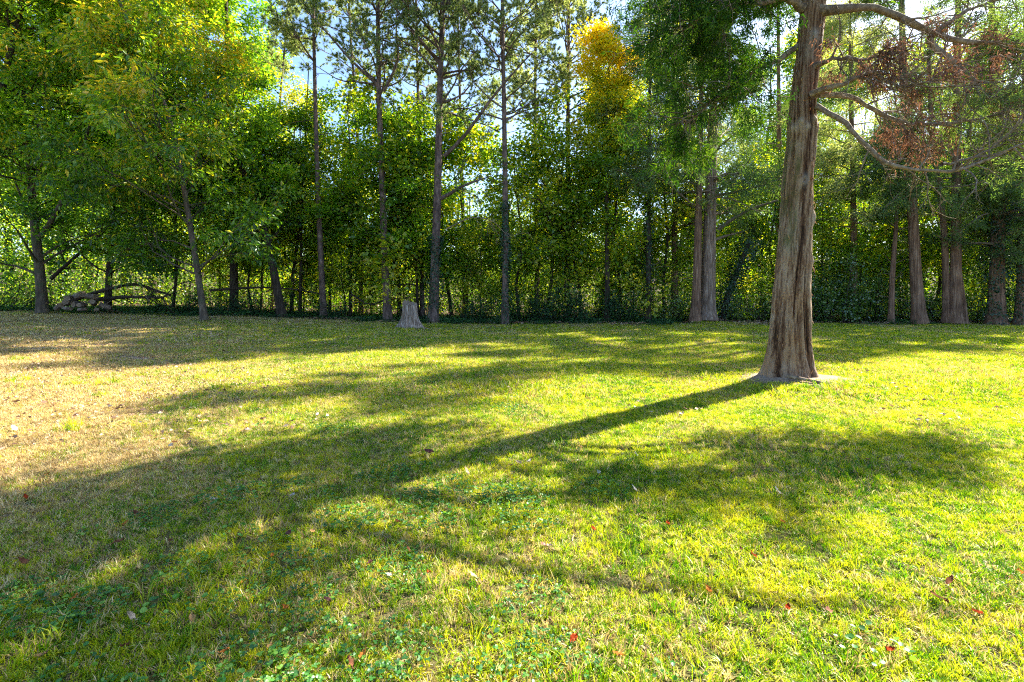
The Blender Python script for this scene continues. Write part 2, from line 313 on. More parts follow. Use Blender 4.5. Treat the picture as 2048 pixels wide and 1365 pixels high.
def leaf_patch(name, rad, n, L0, L1, asp, z0, z1, mat, seed, tilt=.5, trip=1):
    rg = np.random.RandomState(seed); f = Foliage(); r = rad*np.sqrt(rg.rand(n)); a = rg.rand(n)*6.283
    c = np.stack([r*np.cos(a), r*np.sin(a), rg.uniform(z0, z1, n)], 1); L = rg.uniform(L0, L1, n); tt = rg.rand(n)
    a0 = rg.rand(n)*6.283; nn = unit(np.array([0, 0, 1.])+rg.randn(n, 3)*tilt)
    for k in range(trip):
        az = a0+k*6.283/max(trip, 1); d = np.stack([np.cos(az), np.sin(az), rg.uniform(-.25, .25, n)], 1)
        if mat is M_clover: f.rounds(c, d, nn, L, L*asp, tt)
        else: f.leaves(c, d, nn, L, L*asp, tt, fold=.1, wide=.45)
    me = mesh_np(name, np.concatenate(f.V), np.concatenate(f.F), mat, np.concatenate(f.T)); return bpy.data.objects.new(name, me)
def scatter(name, label, sources, xy, scl, rng, straw=None, idx=None):
    z = gz(xy[:, 0], xy[:, 1]); n = len(xy)
    V = np.stack([xy[:, 0], xy[:, 1], z+.007], 1); me = bpy.data.meshes.new(name); me.vertices.add(n); me.vertices.foreach_set('co', V.astype(np.float32).ravel())
    for k, v, ty in (('rz', rng.rand(n)*6.283, 'FLOAT'), ('scl', scl, 'FLOAT'), ('straw', np.zeros(n) if straw is None else straw, 'FLOAT'), ('pick', rng.randint(0, len(sources), n) if idx is None else idx, 'INT')):
        a = me.attributes.new(k, ty, 'POINT'); a.data.foreach_set('value', np.asarray(v, np.int32 if ty == 'INT' else np.float32))
    me.materials.append(sources[0].data.materials[0])
    o = obj(name, me); g = bpy.data.node_groups.new(name, 'GeometryNodeTree')
    g.interface.new_socket('Geometry', in_out='INPUT', socket_type='NodeSocketGeometry'); g.interface.new_socket('Geometry', in_out='OUTPUT', socket_type='NodeSocketGeometry')
    gi = g.nodes.new('NodeGroupInput'); go = g.nodes.new('NodeGroupOutput'); ip = g.nodes.new('GeometryNodeInstanceOnPoints'); jn = g.nodes.new('GeometryNodeJoinGeometry')
    for s in sources[::-1]:
        oi = g.nodes.new('GeometryNodeObjectInfo'); oi.inputs['Object'].default_value = s; oi.inputs['As Instance'].default_value = True; g.links.new(oi.outputs['Geometry'], jn.inputs[0])
    def attr(nm, ty):
        a = g.nodes.new('GeometryNodeInputNamedAttribute'); a.data_type = ty; a.inputs[0].default_value = nm; return a.outputs[0]
    g.links.new(gi.outputs[0], ip.inputs['Points']); g.links.new(jn.outputs[0], ip.inputs['Instance']); ip.inputs['Pick Instance'].default_value = True
    g.links.new(attr('pick', 'INT'), ip.inputs['Instance Index']); cx = g.nodes.new('ShaderNodeCombineXYZ'); g.links.new(attr('rz', 'FLOAT'), cx.inputs[2])
    er = g.nodes.new('FunctionNodeEulerToRotation'); g.links.new(cx.outputs[0], er.inputs[0]); g.links.new(er.outputs[0], ip.inputs['Rotation']); g.links.new(attr('scl', 'FLOAT'), ip.inputs['Scale'])
    g.links.new(ip.outputs[0], go.inputs[0]); md = o.modifiers.new('scatter', 'NODES'); md.node_group = g
    return tag(o, label, kind='stuff')
def field(y0, y1, dens, rng, spread=1.15, pad=2.5):
    q = dens**-.5; W = spread*y1+pad; X, Y = np.meshgrid(np.arange(-W, W, q), np.arange(y0, y1, q)); x = X.ravel()+rng.uniform(-.55, .55, X.size)*q; y = Y.ravel()+rng.uniform(-.55, .55, X.size)*q
    k = np.abs(x) < spread*y+pad; return np.stack([x[k], y[k]], 1)

rg = np.random.RandomState(3)
near = [blade_patch('p', .20, 800, .022, .055, .0042, s, .4) for s in range(4)]+[blade_patch('p', .22, 260, .05, .095, .0042, 9, .05)]
mid = [blade_patch('p', .32, 620, .032, .075, .0095, 20+s, .3, 7, .022) for s in range(3)]+[blade_patch('p', .35, 300, .06, .12, .010, 29, .05, 9, .02)]
far = [blade_patch('p', .90, 1500, .035, .08, .020, 30+s, .3, 6, .05) for s in range(3)]
def place(y0, y1, dens, npat, tuft=None):
    xy = field(y0, y1, dens, rg); x, y = xy.T
    keep = rg.rand(len(xy)) > bare_mask(x, y)*1.3
    keep &= y < lawn_edge(x)+rg.uniform(-.3, .3, len(x)); xy = xy[keep]; x, y = xy.T
    pk = rg.randint(0, npat, len(xy))
    if tuft is not None:
        lush = sstep(.55, .75, vnoise(x+9, y+4, .55))*(1-straw_mask(x, y)); pk = np.where(rg.rand(len(xy)) < tuft+.35*lush, npat, pk)
    st = straw_mask(x, y)*.85; return xy, st, pk
a = place(.9, 7.0, 34, 4, .015); scatter('near_grass', 'short mown lawn grass in the foreground', near, a[0], rg.uniform(.75, 1.25, len(a[0])), rg, a[1], a[2])
a = place(7.0, 15., 17, 3, .01); scatter('middle_grass', 'sunlit and shaded mown grass around the big cedar', mid, a[0], rg.uniform(.7, 1.2, len(a[0])), rg, a[1], a[2])
a = place(15., 26.5, 2.6, 3); scatter('far_grass', 'mown grass running up to the edge of the woods', far, a[0], rg.uniform(.7, 1.2, len(a[0])), rg, a[1], a[2])
# clover and small broad-leaved weeds in the lawn
cl = [leaf_patch('p', .20, 120, .008, .016, .95, .02, .045, M_clover, s, .5, 3) for s in range(3)]+[leaf_patch('p', .14, 26, .014, .028, .85, .02, .05, M_clover, 8, .4, 1)]
xy = field(1.2, 9, 9, rg); x, y = xy.T
spots = [(-1.3, 3.2, .9), (-.9, 2.5, .7), (-1.6, 2.3, .6), (-2.4, 2.3, .5), (-.4, 2.1, .6), (.3, 2.3, .4), (-.2, 3.6, .7), (-2.2, 3.4, .7)]
m = .13*sstep(.45, .7, vnoise(x, y, 1.3))*sstep(2.6, .2, x)+sum(.9*np.exp(-((x-a)**2+(y-b)**2)/(c*c)*1.5) for a, b, c in spots)
k = rg.rand(len(xy)) < m*(1-.6*straw_mask(x, y)); xy = xy[k]
scatter('clover', 'clover and small round-leaved weeds among the grass', cl, xy, rg.uniform(.7, 1.2, len(xy)), rg)
# dry leaf litter on the brown ground
lt = [leaf_patch('p', .45, 26, .025, .065, .6, .012, .045, M_litter, 50+s, .7) for s in range(4)]
xy = field(1.5, 27, 3.2, rg); x, y = xy.T
px_ = 1024+F*x/y
m = .05+.5*sstep(750, 100, px_)+.8*sstep(1000, 200, px_)*sstep(8, 18, y)+.45*sstep(18, 23, y)*sstep(1300, 700, px_)
k = (rg.rand(len(xy)) < m) & (y > 4.6); xy = xy[k]
scatter('leaf_litter', 'dry brown leaves strewn over the worn ground at the left', lt, xy, rg.uniform(.7, 1.3, len(xy)), rg)
wt = [blade_patch('p', .16, 160, .07, .17, .007, 80+s, .05, 8, .015) for s in range(2)]+[blade_patch('p', .30, 120, .10, .24, .008, 84, .1, 6, .02)]
xy = field(4.5, 26, .8, rg); x, y = xy.T; px_ = 1024+F*x/y; k = (rg.rand(len(x)) < (.55*sstep(900, 500, px_)*sstep(.35, .6, vnoise(x, y, .7))+.5*sstep(24.2, 25.4, y))); xy = xy[k]
scatter('weed_tufts', 'taller green weed tufts in the worn ground and along the wood edge', wt, xy, rg.uniform(.6, 1.3, len(xy)), rg)
# low ground cover along the wood edge and litter under the trees
gc = [leaf_patch('p', .6, 330, .04, .08, .75, .02, .26, M_cover, 60+s, .6) for s in range(3)]
xy = field(24.2, 30, 3.0, rg); x, y = xy.T; k = (y > lawn_edge(x)-.1+rg.uniform(-.5, .8, len(x))-1.3*(vnoise(x, y, .9) > .6)) & (np.hypot(x-10.4, y-25.6) > 1.6) & ((x < 9) | (rg.rand(len(x)) < .4)); xy = xy[k]
scatter('ground_cover', 'low dark green ground cover along the edge of the woods', gc, xy, rg.uniform(.45, 1.15, len(xy)), rg)
fl = [leaf_patch('p', 1.0, 260, .06, .12, .6, .01, .08, M_litter, 70+s, .7) for s in range(2)]
xy = field(26, 60, .35, rg)
scatter('forest_floor_litter', 'brown fallen leaves covering the floor of the woods', fl, xy, rg.uniform(.8, 1.6, len(xy)), rg)

# ------------------------------------------------------------------ trees
def trunk_radii(K, r0, r1, flare=.35):
    k = np.linspace(0, 1, K); return (r0*(1-k)+r1*k)*(1+flare*np.exp(-k*28))
def resample(pts, K):
    pts = np.asarray(pts, float); s = np.r_[0, np.cumsum(np.linalg.norm(np.diff(pts, axis=0), axis=1))]; u = np.linspace(0, s[-1], K*4)
    P = np.stack([np.interp(u, s, pts[:, i]) for i in range(3)], 1); k = np.ones(9)/9
    pad = np.concatenate([np.repeat(P[:1], 4, 0), P, np.repeat(P[-1:], 4, 0)]); P = np.stack([np.convolve(pad[:, i], k, 'valid') for i in range(3)], 1)
    return P[np.linspace(0, len(P)-1, K).astype(int)]
def broadleaf(root, path, r0, bark, leaf, n1=26, t0=.2, L1=3.2, n2=6, n3=6, nl=30, leafL=.135, leafW=.095, tint=.45, spread=.20, hang=0.0, top=1.0, seed=1, taper=.25, topfade=.45, twigs=True, hi=0.):
    rng = np.random.RandomState(seed); P0 = resample(path, 24)[None]; H = P0[0, -1, 2]-P0[0, 0, 2]
    Wd = Wood(); Wd.addr(P0, trunk_radii(24, r0, r0*taper)[None], 10); Wd.build('trunk', bark, root)
    W2 = Wood()
    par, t, s, d = children(P0, n1, t0, 1.0, .75, 1.35, rng=rng); d[:, 2] = np.abs(d[:, 2])*.7+.12
    l1 = L1*(1-topfade*(t-t0)/(1-t0))*rng.uniform(.6, 1.25, n1); P1 = paths(s, d, l1, 8, .14, .02, rng); W2.add(P1, r0*(.34-.22*t), .012, 5)
    b1 = rng.rand(n1)
    p2, t2, s2, d2 = children(P1, n2, .25, 1.0, .5, 1.1, .5, rng); P2 = paths(s2, d2, l1[p2]*.45*(1.1-.5*t2), 5, .18, -hang*.4, rng); W2.add(P2, .016, .006, 4)
    p3, t3, s3, d3 = children(P2, n3, .25, 1.0, .5, 1.2, .5, rng); P3 = paths(s3, d3, rng.uniform(.35, .8, len(s3)), 3, .2, -hang, rng); W2.add(P3[::2], .006, .003, 3)
    W2.build('branches', bark, root)
    M = len(P3)*nl; k = np.repeat(np.arange(len(P3)), nl); tt = rng.rand(M)*2; i = np.minimum(tt.astype(int), 1); f = (tt-i)[:, None]
    c = P3[k, i]*(1-f)+P3[k, i+1]*f; tan = unit(P3[k, i+1]-P3[k, i]); off = rng.randn(M, 3)*spread*[1, 1, .5]; c = c+off
    dd = unit(unit(off)*.8+tan*.5+rng.randn(M, 3)*.45+[0, 0, -.25-hang*2]); nn = unit(np.array([0, 0, 1.])+rng.randn(M, 3)*.55)
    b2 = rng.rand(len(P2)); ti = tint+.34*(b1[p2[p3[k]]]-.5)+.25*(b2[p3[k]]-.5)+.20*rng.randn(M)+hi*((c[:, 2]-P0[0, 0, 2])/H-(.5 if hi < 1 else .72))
    sc = rng.uniform(.55, 1.5, M); fo = Foliage(); fo.leaves(c, dd, nn, leafL*sc, leafW*sc, ti); fo.build('crown', leaf, root)
def pine(root, path, r0, seed=1, t0=.45, n1=34, L1=3.6, nt=12, dead=10, big=(), needle=.15, tint=.5):
    rng = np.random.RandomState(seed); P0 = resample(path, 30)[None]; Wd = Wood(); Wd.addr(P0, trunk_radii(30, r0, r0*.3)[None], 12); Wd.build('trunk', B_pine, root)
    W2 = Wood(); par, t, s, d = children(P0, n1, t0, 1.0, .8, 1.4, rng=rng); d[:, 2] = np.abs(d[:, 2])*.6+.15
    l1 = L1*(1-.5*(t-t0)/(1-t0))*rng.uniform(.5, 1.3, n1); P1 = paths(s, d, l1, 9, .17, .05, rng); W2.add(P1, r0*.30*(1.2-.6*t), .012, 6)
    if len(big):
        for bp_ in big:
            B = resample(bp_, 9)[None]; W2.add(B, r0*.42, .02, 7); P1 = np.concatenate([P1, B])
        l1 = np.r_[l1, [3.5]*len(big)]
    pd, td, sd, dd = children(P0, dead, .25, .7, 1.0, 1.5, rng=rng); W2.add(paths(sd, dd, rng.uniform(.6, 2.4, dead), 5, .2, 0, rng), .018, .005, 4)
    p2, t2, s2, d2 = children(P1, 7, .3, 1.0, .5, 1.1, .7, rng); P2 = paths(s2, d2, l1[p2]*.38*(1.15-.5*t2), 5, .2, .05, rng); W2.add(P2, .016, .006, 3)
    p3, t3, s3, d3 = children(P2, 6, .3, 1.0, .4, 1.1, .8, rng); P3 = paths(s3, d3, rng.uniform(.2, .5, len(s3)), 3, .2, .05, rng); W2.add(P3[::4], .008, .004, 3)
    W2.build('branches', B_pine, root)
    k = np.repeat(np.arange(len(P3)), nt); M = len(k); u = rng.rand(M)[:, None]; c = P3[k, 1]*(1-u)+P3[k, 2]*u
    tan = unit(P3[k, 2]-P3[k, 1]); q = 3; c = np.repeat(c, q, 0); tan = np.repeat(tan, q, 0); kk = np.repeat(k, q)
    dd = unit(tan*.6+rng.randn(M*q, 3)*.6); f = Foliage(); tb = rng.rand(len(P3))
    f.blades(c, dd, needle*rng.uniform(.7, 1.3, M*q), .031, tint+.3*(tb[kk]-.5)+.15*rng.randn(M*q), rng=rng); f.build('crown', M_pine, root)
def cedar_foliage(f, P3, rng, n=14, L=.19, W=.035, tint=.45, droop=.25, spread=.10, var=.3):
    k = np.repeat(np.arange(len(P3)), n); M = len(k); K = P3.shape[1]; x = rng.rand(M)*(K-1); i = np.minimum(x.astype(int), K-2); u = (x-i)[:, None]
    c = P3[k, i]*(1-u)+P3[k, i+1]*u+rng.randn(M, 3)*spread; tan = unit(P3[k, i+1]-P3[k, i]); tb = rng.rand(len(P3))
    d = unit(tan*.8+rng.randn(M, 3)*.55+[0, 0, -droop]); f.blades(c, d, L*rng.uniform(.5, 1.4, M), W*rng.uniform(.7, 1.3, M), tint+var*(tb[k]-.5)+.14*rng.randn(M), rng=rng)
def cedar(root, path, r0, seed=1, t0=.22, n1=40, L1=3.4, leaf=None, nd=14, mat=None, n=14, tint=.45, lob=0, r1f=.2, topfade=.75, bark=None, tr=True):
    rng = np.random.RandomState(seed); P0 = resample(path, 30)[None]; Wd = Wood()
    if tr: Wd.addr(P0, trunk_radii(30, r0, r0*r1f, .5)[None], 14); Wd.build('trunk', bark or B_cedar, root)
    W2 = Wood(); par, t, s, d = children(P0, n1, t0, 1.0, .9, 1.5, rng=rng); d[:, 2] = d[:, 2]*.3+.12
    l1 = L1*(1-topfade*np.clip((t-t0)/(1-t0), 0, 1))*rng.uniform(.6, 1.2, n1); P1 = paths(s, d, l1, 8, .13, -.01, rng); W2.add(P1, r0*.22*(1.2-.7*t), .012, 5)
    pd, td, sd, dd = children(P0, nd, .12, .5, 1.1, 1.6, rng=rng); W2.add(paths(sd, dd, rng.uniform(.5, 2.2, nd), 6, .22, 0, rng), .02, .004, 4)
    p2, t2, s2, d2 = children(P1, 9, .2, 1.0, .5, 1.1, .6, rng); P2 = paths(s2, d2, l1[p2]*.35*(1.15-.5*t2), 5, .2, -.04, rng); W2.add(P2, .014, .005, 3)
    p3, t3, s3, d3 = children(P2, 6, .2, 1.0, .4, 1.1, .8, rng); P3 = paths(s3, d3, rng.uniform(.25, .6, len(s3)), 3, .2, -.15, rng); W2.add(P3[::5], .007, .003, 3)
    W2.build('branches', B_twig, root); f = Foliage(); cedar_foliage(f, P3, rng, n=n, tint=tint); f.build('crown', mat or M_cedar, root)
def ivy(root, path, rad, n, seed, z1=None, mat=None, L=.09):
    rng = np.random.RandomState(seed); P = resample(path, 40); u = rng.rand(n)**.8*(len(P)-1); i = np.minimum(u.astype(int), len(P)-2); f_ = (u-i)[:, None]
    c = P[i]*(1-f_)+P[i+1]*f_; a = rng.rand(n)*6.283; o = np.stack([np.cos(a), np.sin(a), 0*a], 1)
    rr = rad*(1+.35*np.sin(c[:, 2]*2.1+seed)+.25*np.sin(a*2+c[:, 2]))*rng.uniform(.8, 1.35, n); c = c+o*rr[:, None]
    f = Foliage(); f.leaves(c, unit(o*.3+[0, 0, -.8]+rng.randn(n, 3)*.35), unit(o+rng.randn(n, 3)*.4+[0, 0, .3]), L*rng.uniform(.6, 1.2, n), L*.9*rng.uniform(.6, 1.2, n), .4+.22*rng.randn(n))
    return f.build('ivy', mat or M_ivy, root)
def rel(pts): pts = np.asarray(pts, float); return pts-pts[0]
def pix(D, *pp, dD=0.0):
    """a stem through photo rows/columns at one distance, footed on the ground"""
    g = gp(pp[0][0], D); out = [g-[0, 0, .15]]
    for q in pp[1:]: out.append(wp(q[0], q[1], D+(q[2] if len(q) > 2 else 0)))
    return np.array(out)

GA = 'trees along the edge of the woods'
# left: forked maple
p = pix(23.5, (86, 0), (80, 540), (68, 440), (60, 330), (52, 200), (40, 30), (30, -160))
r = thing('maple_tree', p[0], 'forked maple with a pale-footed trunk at the far left, left of the log pile', 'tree', GA)
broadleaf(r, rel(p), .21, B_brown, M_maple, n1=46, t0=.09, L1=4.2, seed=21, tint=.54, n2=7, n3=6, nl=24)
q = np.array([wp(76, 480, 23.5), wp(105, 440, 23.3), wp(128, 395, 23), wp(160, 330, 22.6), wp(180, 240, 22.2)])-p[0]
W_ = Wood(); W_.add(resample(q, 12)[None], .12, .06, 8); W_.build('fork', B_brown, r)
# hickory whose yellowing crown fills the upper left
p = pix(21.5, (410, 0), (398, 560), (385, 480), (368, 380), (352, 280), (320, 180), (270, 90), (230, -20, -1), (200, -160, -1.5))
r = thing('hickory_tree', p[0], 'leaning hickory with pale lower trunk and yellowing leaves, right of the log pile', 'tree', GA)
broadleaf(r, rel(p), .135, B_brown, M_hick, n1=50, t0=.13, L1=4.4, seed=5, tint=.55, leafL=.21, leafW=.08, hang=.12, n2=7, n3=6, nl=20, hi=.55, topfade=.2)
p = pix(22.5, (-60, 0), (-40, 400), (10, 150), (60, -60), (90, -200))
r = thing('hickory_tree', p[0], 'yellowing hickory whose branches reach in over the top left corner', 'tree', GA)
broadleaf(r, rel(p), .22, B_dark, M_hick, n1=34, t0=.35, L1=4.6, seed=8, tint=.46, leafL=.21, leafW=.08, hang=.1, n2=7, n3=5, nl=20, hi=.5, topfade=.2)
p = pix(25, (566, 0), (540, 500), (500, 370), (440, 250), (380, 150), (335, 90), (270, -80))
r = thing('leaning_tree', p[0], 'dark tree leaning far left behind the hickory', 'tree', GA)
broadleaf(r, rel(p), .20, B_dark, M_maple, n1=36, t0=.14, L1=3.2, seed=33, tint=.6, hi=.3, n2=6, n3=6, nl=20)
p = pix(27, (468, 0), (467, 480), (462, 300), (455, 120), (450, -100))
r = thing('oak_tree', p[0], 'dark straight oak just right of the leaning hickory', 'tree', GA)
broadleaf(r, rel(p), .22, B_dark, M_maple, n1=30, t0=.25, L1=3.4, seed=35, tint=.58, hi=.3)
p = pix(26, (215, 0), (222, 450), (240, 300), (250, 120), (250, -80))
r = thing('maple_tree', p[0], 'full-leaved maple rising behind the log pile', 'tree', GA)
broadleaf(r, rel(p), .16, B_dark, M_maple, n1=40, t0=.08, L1=3.8, seed=41, tint=.54, hi=.3)
# pines
PN = []
def add_pine(D, pts, rr, label, **kw):
    p = pix(D, *pts); r = thing('pine_tree', p[0], label, 'tree', 'tall pines in the middle of the woods')
    if 'big' in kw: kw['big'] = [np.array([wp(*q) for q in b])-p[0] for b in kw['big']]
    pine(r, rel(p), rr, **kw); return r, p
add_pine(26, [(648, 0), (640, 480), (634, 330), (630, 180), (627, 40), (625, -180)], .16, 'slender pine, leftmost of the tall pines', seed=51, t0=.62, n1=26, L1=2.4)
add_pine(31, [(722, 0), (722, 400), (712, 220), (700, 60), (690, -150)], .14, 'thin far pine between the leftmost pine and the one left of the stump', seed=52, t0=.6, n1=26, L1=2.6)
add_pine(25.5, [(776, 0), (768, 480), (764, 350), (758, 200), (756, 60), (754, -200)], .21, 'tall pine with spreading bare limbs just left of the stump', seed=53, t0=.50, n1=40, L1=3.8,
         big=[[(764, 190, 25.5), (800, 120, 25.2), (790, 60, 25), (800, -20, 24.6)], [(760, 175, 25.5), (700, 120, 25), (650, 60, 24.5), (600, 10, 24)]])
pr, pp = add_pine(25, [(866, 0), (872, 480), (876, 350), (879, 200), (884, 60), (888, -200)], .25, 'thickest grey pine just right of the stump, with a large limb rising right', seed=54, t0=.50, n1=38, L1=4.0,
         big=[[(880, 320, 25), (930, 275, 24.8), (980, 200, 24.4), (1040, 130, 24), (1110, 60, 23.6)], [(882, 130, 25), (840, 80, 24.6), (800, 30, 24), (770, -20, 23.6)], [(878, 400, 25), (930, 370, 24.6), (990, 350, 24.3)]])
ivy(pr, rel(pix(25, (866, 0), (868, 560), (872, 470))), .32, 2200, 4)
pr, pp = add_pine(24.6, [(1010, 0), (1011, 480), (1010, 350), (1008, 200), (1005, 60), (1003, -200)], .17, 'pine with ivy-wrapped lower trunk, right of the stump', seed=55, t0=.48, n1=46, L1=4.0, nt=15, tint=.66)
ivy(pr, rel(pix(24.6, (1010, 0), (1011, 540), (1010, 400))), .21, 2600, 6)
add_pine(29, [(1135, 0), (1135, 400), (1136, 200), (1138, 0), (1140, -160)], .17, 'far pine with feathery light crown left of the golden maple', seed=56, t0=.48, n1=44, L1=4.2, nt=15, tint=.64)
add_pine(34, [(930, 0), (925, 400), (920, 200), (915, 0), (915, -140)], .15, 'far pine behind the thick grey pine, to its right', seed=57, t0=.5, n1=36, L1=3.4)
add_pine(33, [(545, 0), (548, 400), (560, 200), (575, 30), (585, -60)], .13, 'far thin pine at the left gap of open sky', seed=58, t0=.66, n1=22, L1=2.0)
add_pine(28, [(845, 0), (842, 400), (836, 200), (832, 0), (830, -180)], .13, 'thin pine just left of the thick grey pine', seed=62, t0=.45, n1=34, L1=3.2, nt=16)
add_pine(30, [(1075, 0), (1072, 400), (1070, 200), (1072, 0), (1074, -180)], .15, 'pine with a bright feathery crown right of the ivy-footed pine', seed=63, t0=.42, n1=44, L1=3.8, nt=15, tint=.66)
p = pix(27.5, (600, 0), (604, 400), (612, 250), (618, 120))
r = thing('slender_tree', p[0], 'slender leafy tree at the left gap of open sky, left of the leftmost pine', 'tree', GA)
broadleaf(r, rel(p), .09, B_dark, M_under, n1=26, t0=.30, L1=2.2, seed=64, tint=.5, n2=5, n3=5, nl=16)
p = pix(27.5, (700, 0), (704, 400), (700, 300), (694, 190))
r = thing('slender_tree', p[0], 'slender leafy tree between the leftmost pine and the pine left of the stump', 'tree', GA)
broadleaf(r, rel(p), .09, B_dark, M_maple, n1=26, t0=.25, L1=2.4, seed=65, tint=.62, n2=6, n3=5, nl=18)
p = pix(27, (835, 0), (832, 450), (828, 330), (826, 230))
r = thing('slender_tree', p[0], 'slender leafy tree right behind the stump', 'tree', GA)
broadleaf(r, rel(p), .09, B_dark, M_maple, n1=26, t0=.22, L1=2.6, seed=66, tint=.62, n2=6, n3=5, nl=18)
# golden maple
p = pix(26.3, (1215, 0), (1214, 450), (1212, 300), (1215, 180), (1222, 90))
r = thing('golden_maple', p[0], 'maple with a bright golden crown top, behind the cedars left of centre right', 'tree', GA)
r['label'] = 'maple with a bright golden orange crown between the pines and the cedars'
broadleaf(r, rel(p), .15, B_dark, M_gold, n1=34, t0=.50, L1=2.3, seed=61, tint=.34, n2=6, n3=6, nl=26, hi=1.5, leafL=.12, leafW=.09, topfade=.45)
# pair of cedars right of centre
p = pix(25.8, (1413, 0), (1416, 560), (1420, 430), (1424, 300), (1430, 120), (1436, -80))
r = thing('cedar_tree', p[0], 'thick pale-barked cedar with a hollow scar, right one of the close pair', 'tree', GA)
cedar(r, rel(p), .40, seed=71, t0=.20, n1=46, L1=5.0, bark=B_pale, tint=.5, n=16)
W_ = Wood(); W_.add(resample(np.array([wp(1435, 460, 25.8), wp(1470, 435, 25), (wp(1510, 415, 24.3)), wp(1560, 400, 23.6)])-p[0], 14)[None], .11, .04, 8); W_.build('limb', B_grey, r)
p = pix(25.4, (1390, 0), (1394, 560), (1397, 430), (1400, 300), (1404, 120), (1406, -60))
r = thing('cedar_tree', p[0], 'slimmer reddish cedar, left one of the close pair', 'tree', GA)
cedar(r, rel(p), .23, seed=72, t0=.30, n1=36, L1=4.2, tint=.5, n=14)
p = pix(26, (1296, 0), (1297, 480), (1298, 330), (1300, 150), (1302, -60))
r = thing('ivy_clad_tree', p[0], 'dark ivy-wrapped trunk left of the cedar pair', 'tree', GA)
cedar(r, rel(p), .15, seed=73, t0=.35, n1=34, L1=4.2, tint=.42, n=12, bark=B_dark); ivy(r, rel(pix(26, (1296, 0), (1297, 480), (1298, 330))), .2, 2000, 9)
p = pix(27, (1442, 0), (1456, 590), (1480, 530), (1500, 480))
r = thing('leaning_snag', p[0], 'leaning ivy-covered dead trunk just right of the cedar pair', 'dead tree')
W_ = Wood(); W_.add(resample(rel(p), 14)[None], .2, .12, 8); W_.build('trunk', B_dark, r); ivy(r, rel(p), .42, 3600, 12)
# right: cedars
p = pix(25.6, (1782, 0), (1784, 560), (1790, 480), (1796, 380), (1800, 250))
r = thing('cedar_tree', p[0], 'short slim cedar, leftmost of the cedars behind the right of the big trunk', 'tree', GA)
cedar(r, rel(p), .15, seed=81, t0=.45, n1=30, L1=3.0, tint=.5, n=12)
p = pix(25.2, (1840, 0), (1832, 560), (1826, 440), (1818, 330), (1808, 180), (1795, -290))
r = thing('cedar_tree', p[0], 'reddish cedar with a flared foot, between the slim cedar and the triple trunk', 'tree', GA)
cedar(r, rel(p), .27, seed=82, t0=.26, n1=44, L1=4.4, tint=.5, n=14)
p = pix(25.2, (1910, 0), (1912, 560), (1912, 400), (1914, 250), (1916, 60), (1916, -300))
r = thing('cedar_tree', p[0], 'triple-stemmed reddish cedar at the right edge of the lawn', 'tree', GA)
cedar(r, rel(p), .25, seed=83, t0=.30, n1=50, L1=4.0, tint=.48, n=14)
for q_, rr in (([(1893, 0), (1892, 560), (1888, 450), (1874, 350), (1862, 250), (1856, 60)], .17), ([(1932, 0), (1924, 580), (1918, 520)], .15)):
    q = pix(25.4, *q_)-p[0]; W_ = Wood(); W_.addr(resample(q, 18)[None], trunk_radii(18, rr, rr*.4, .5)[None], 12); W_.build('stem', B_cedar, r)
p = pix(25.0, (1992, 0), (1994, 540), (1998, 400), (1990, 250), (1985, 60), (1980, -130))
r = thing('ivy_clad_tree', p[0], 'broad ivy-smothered cedar right of the triple-stemmed one', 'tree', GA)
cedar(r, rel(p), .34, seed=84, t0=.18, n1=52, L1=3.8, tint=.38, n=14); ivy(r, rel(pix(25, (1992, 0), (1994, 540), (1998, 380))), .48, 5200, 14)
p = pix(24.6, (2046, 0), (2048, 540), (2050, 400), (2052, 200), (2052, -100))
r = thing('ivy_clad_tree', p[0], 'ivy-smothered cedar cut by the right edge of the picture', 'tree', GA)
cedar(r, rel(p), .3, seed=85, t0=.18, n1=50, L1=4.2, tint=.40, n=14); ivy(r, rel(pix(24.6, (2046, 0), (2048, 540), (2050, 380))), .42, 4200, 15)
# feathery light cedar behind the big trunk
p = pix(21.5, (1706, 0), (1708, 480), (1704, 380), (1700, 280))
p[0] = gp(1706, 21.5)
r = thing('cedar_tree', gp(1706, 27.5), 'light feathery cedar behind the big trunk, its foliage filling the space to the right', 'tree', GA)
cedar(r, rel(pix(27.5, (1706, 0), (1708, 480), (1704, 280), (1700, 100), (1700, -60))), .2, seed=86, t0=.24, n1=60, L1=4.6, tint=.85, n=16, mat=M_pine)
r = thing('cedar_tree', gp(1560, 30), 'dark cedar standing behind the big trunk', 'tree', GA)
cedar(r, rel(pix(30, (1560, 0), (1558, 300), (1556, 0), (1556, -200))), .2, seed=87, t0=.2, n1=60, L1=4.8, tint=.55, n=16)
r = thing('cedar_tree', gp(1350, 29), 'feathery cedar rising behind the cedar pair, to its left', 'tree', GA)
cedar(r, rel(pix(29, (1350, 0), (1348, 300), (1346, 0), (1346, -200))), .2, seed=88, t0=.3, n1=60, L1=4.8, tint=.7, n=16, mat=M_pine)
protoC = None

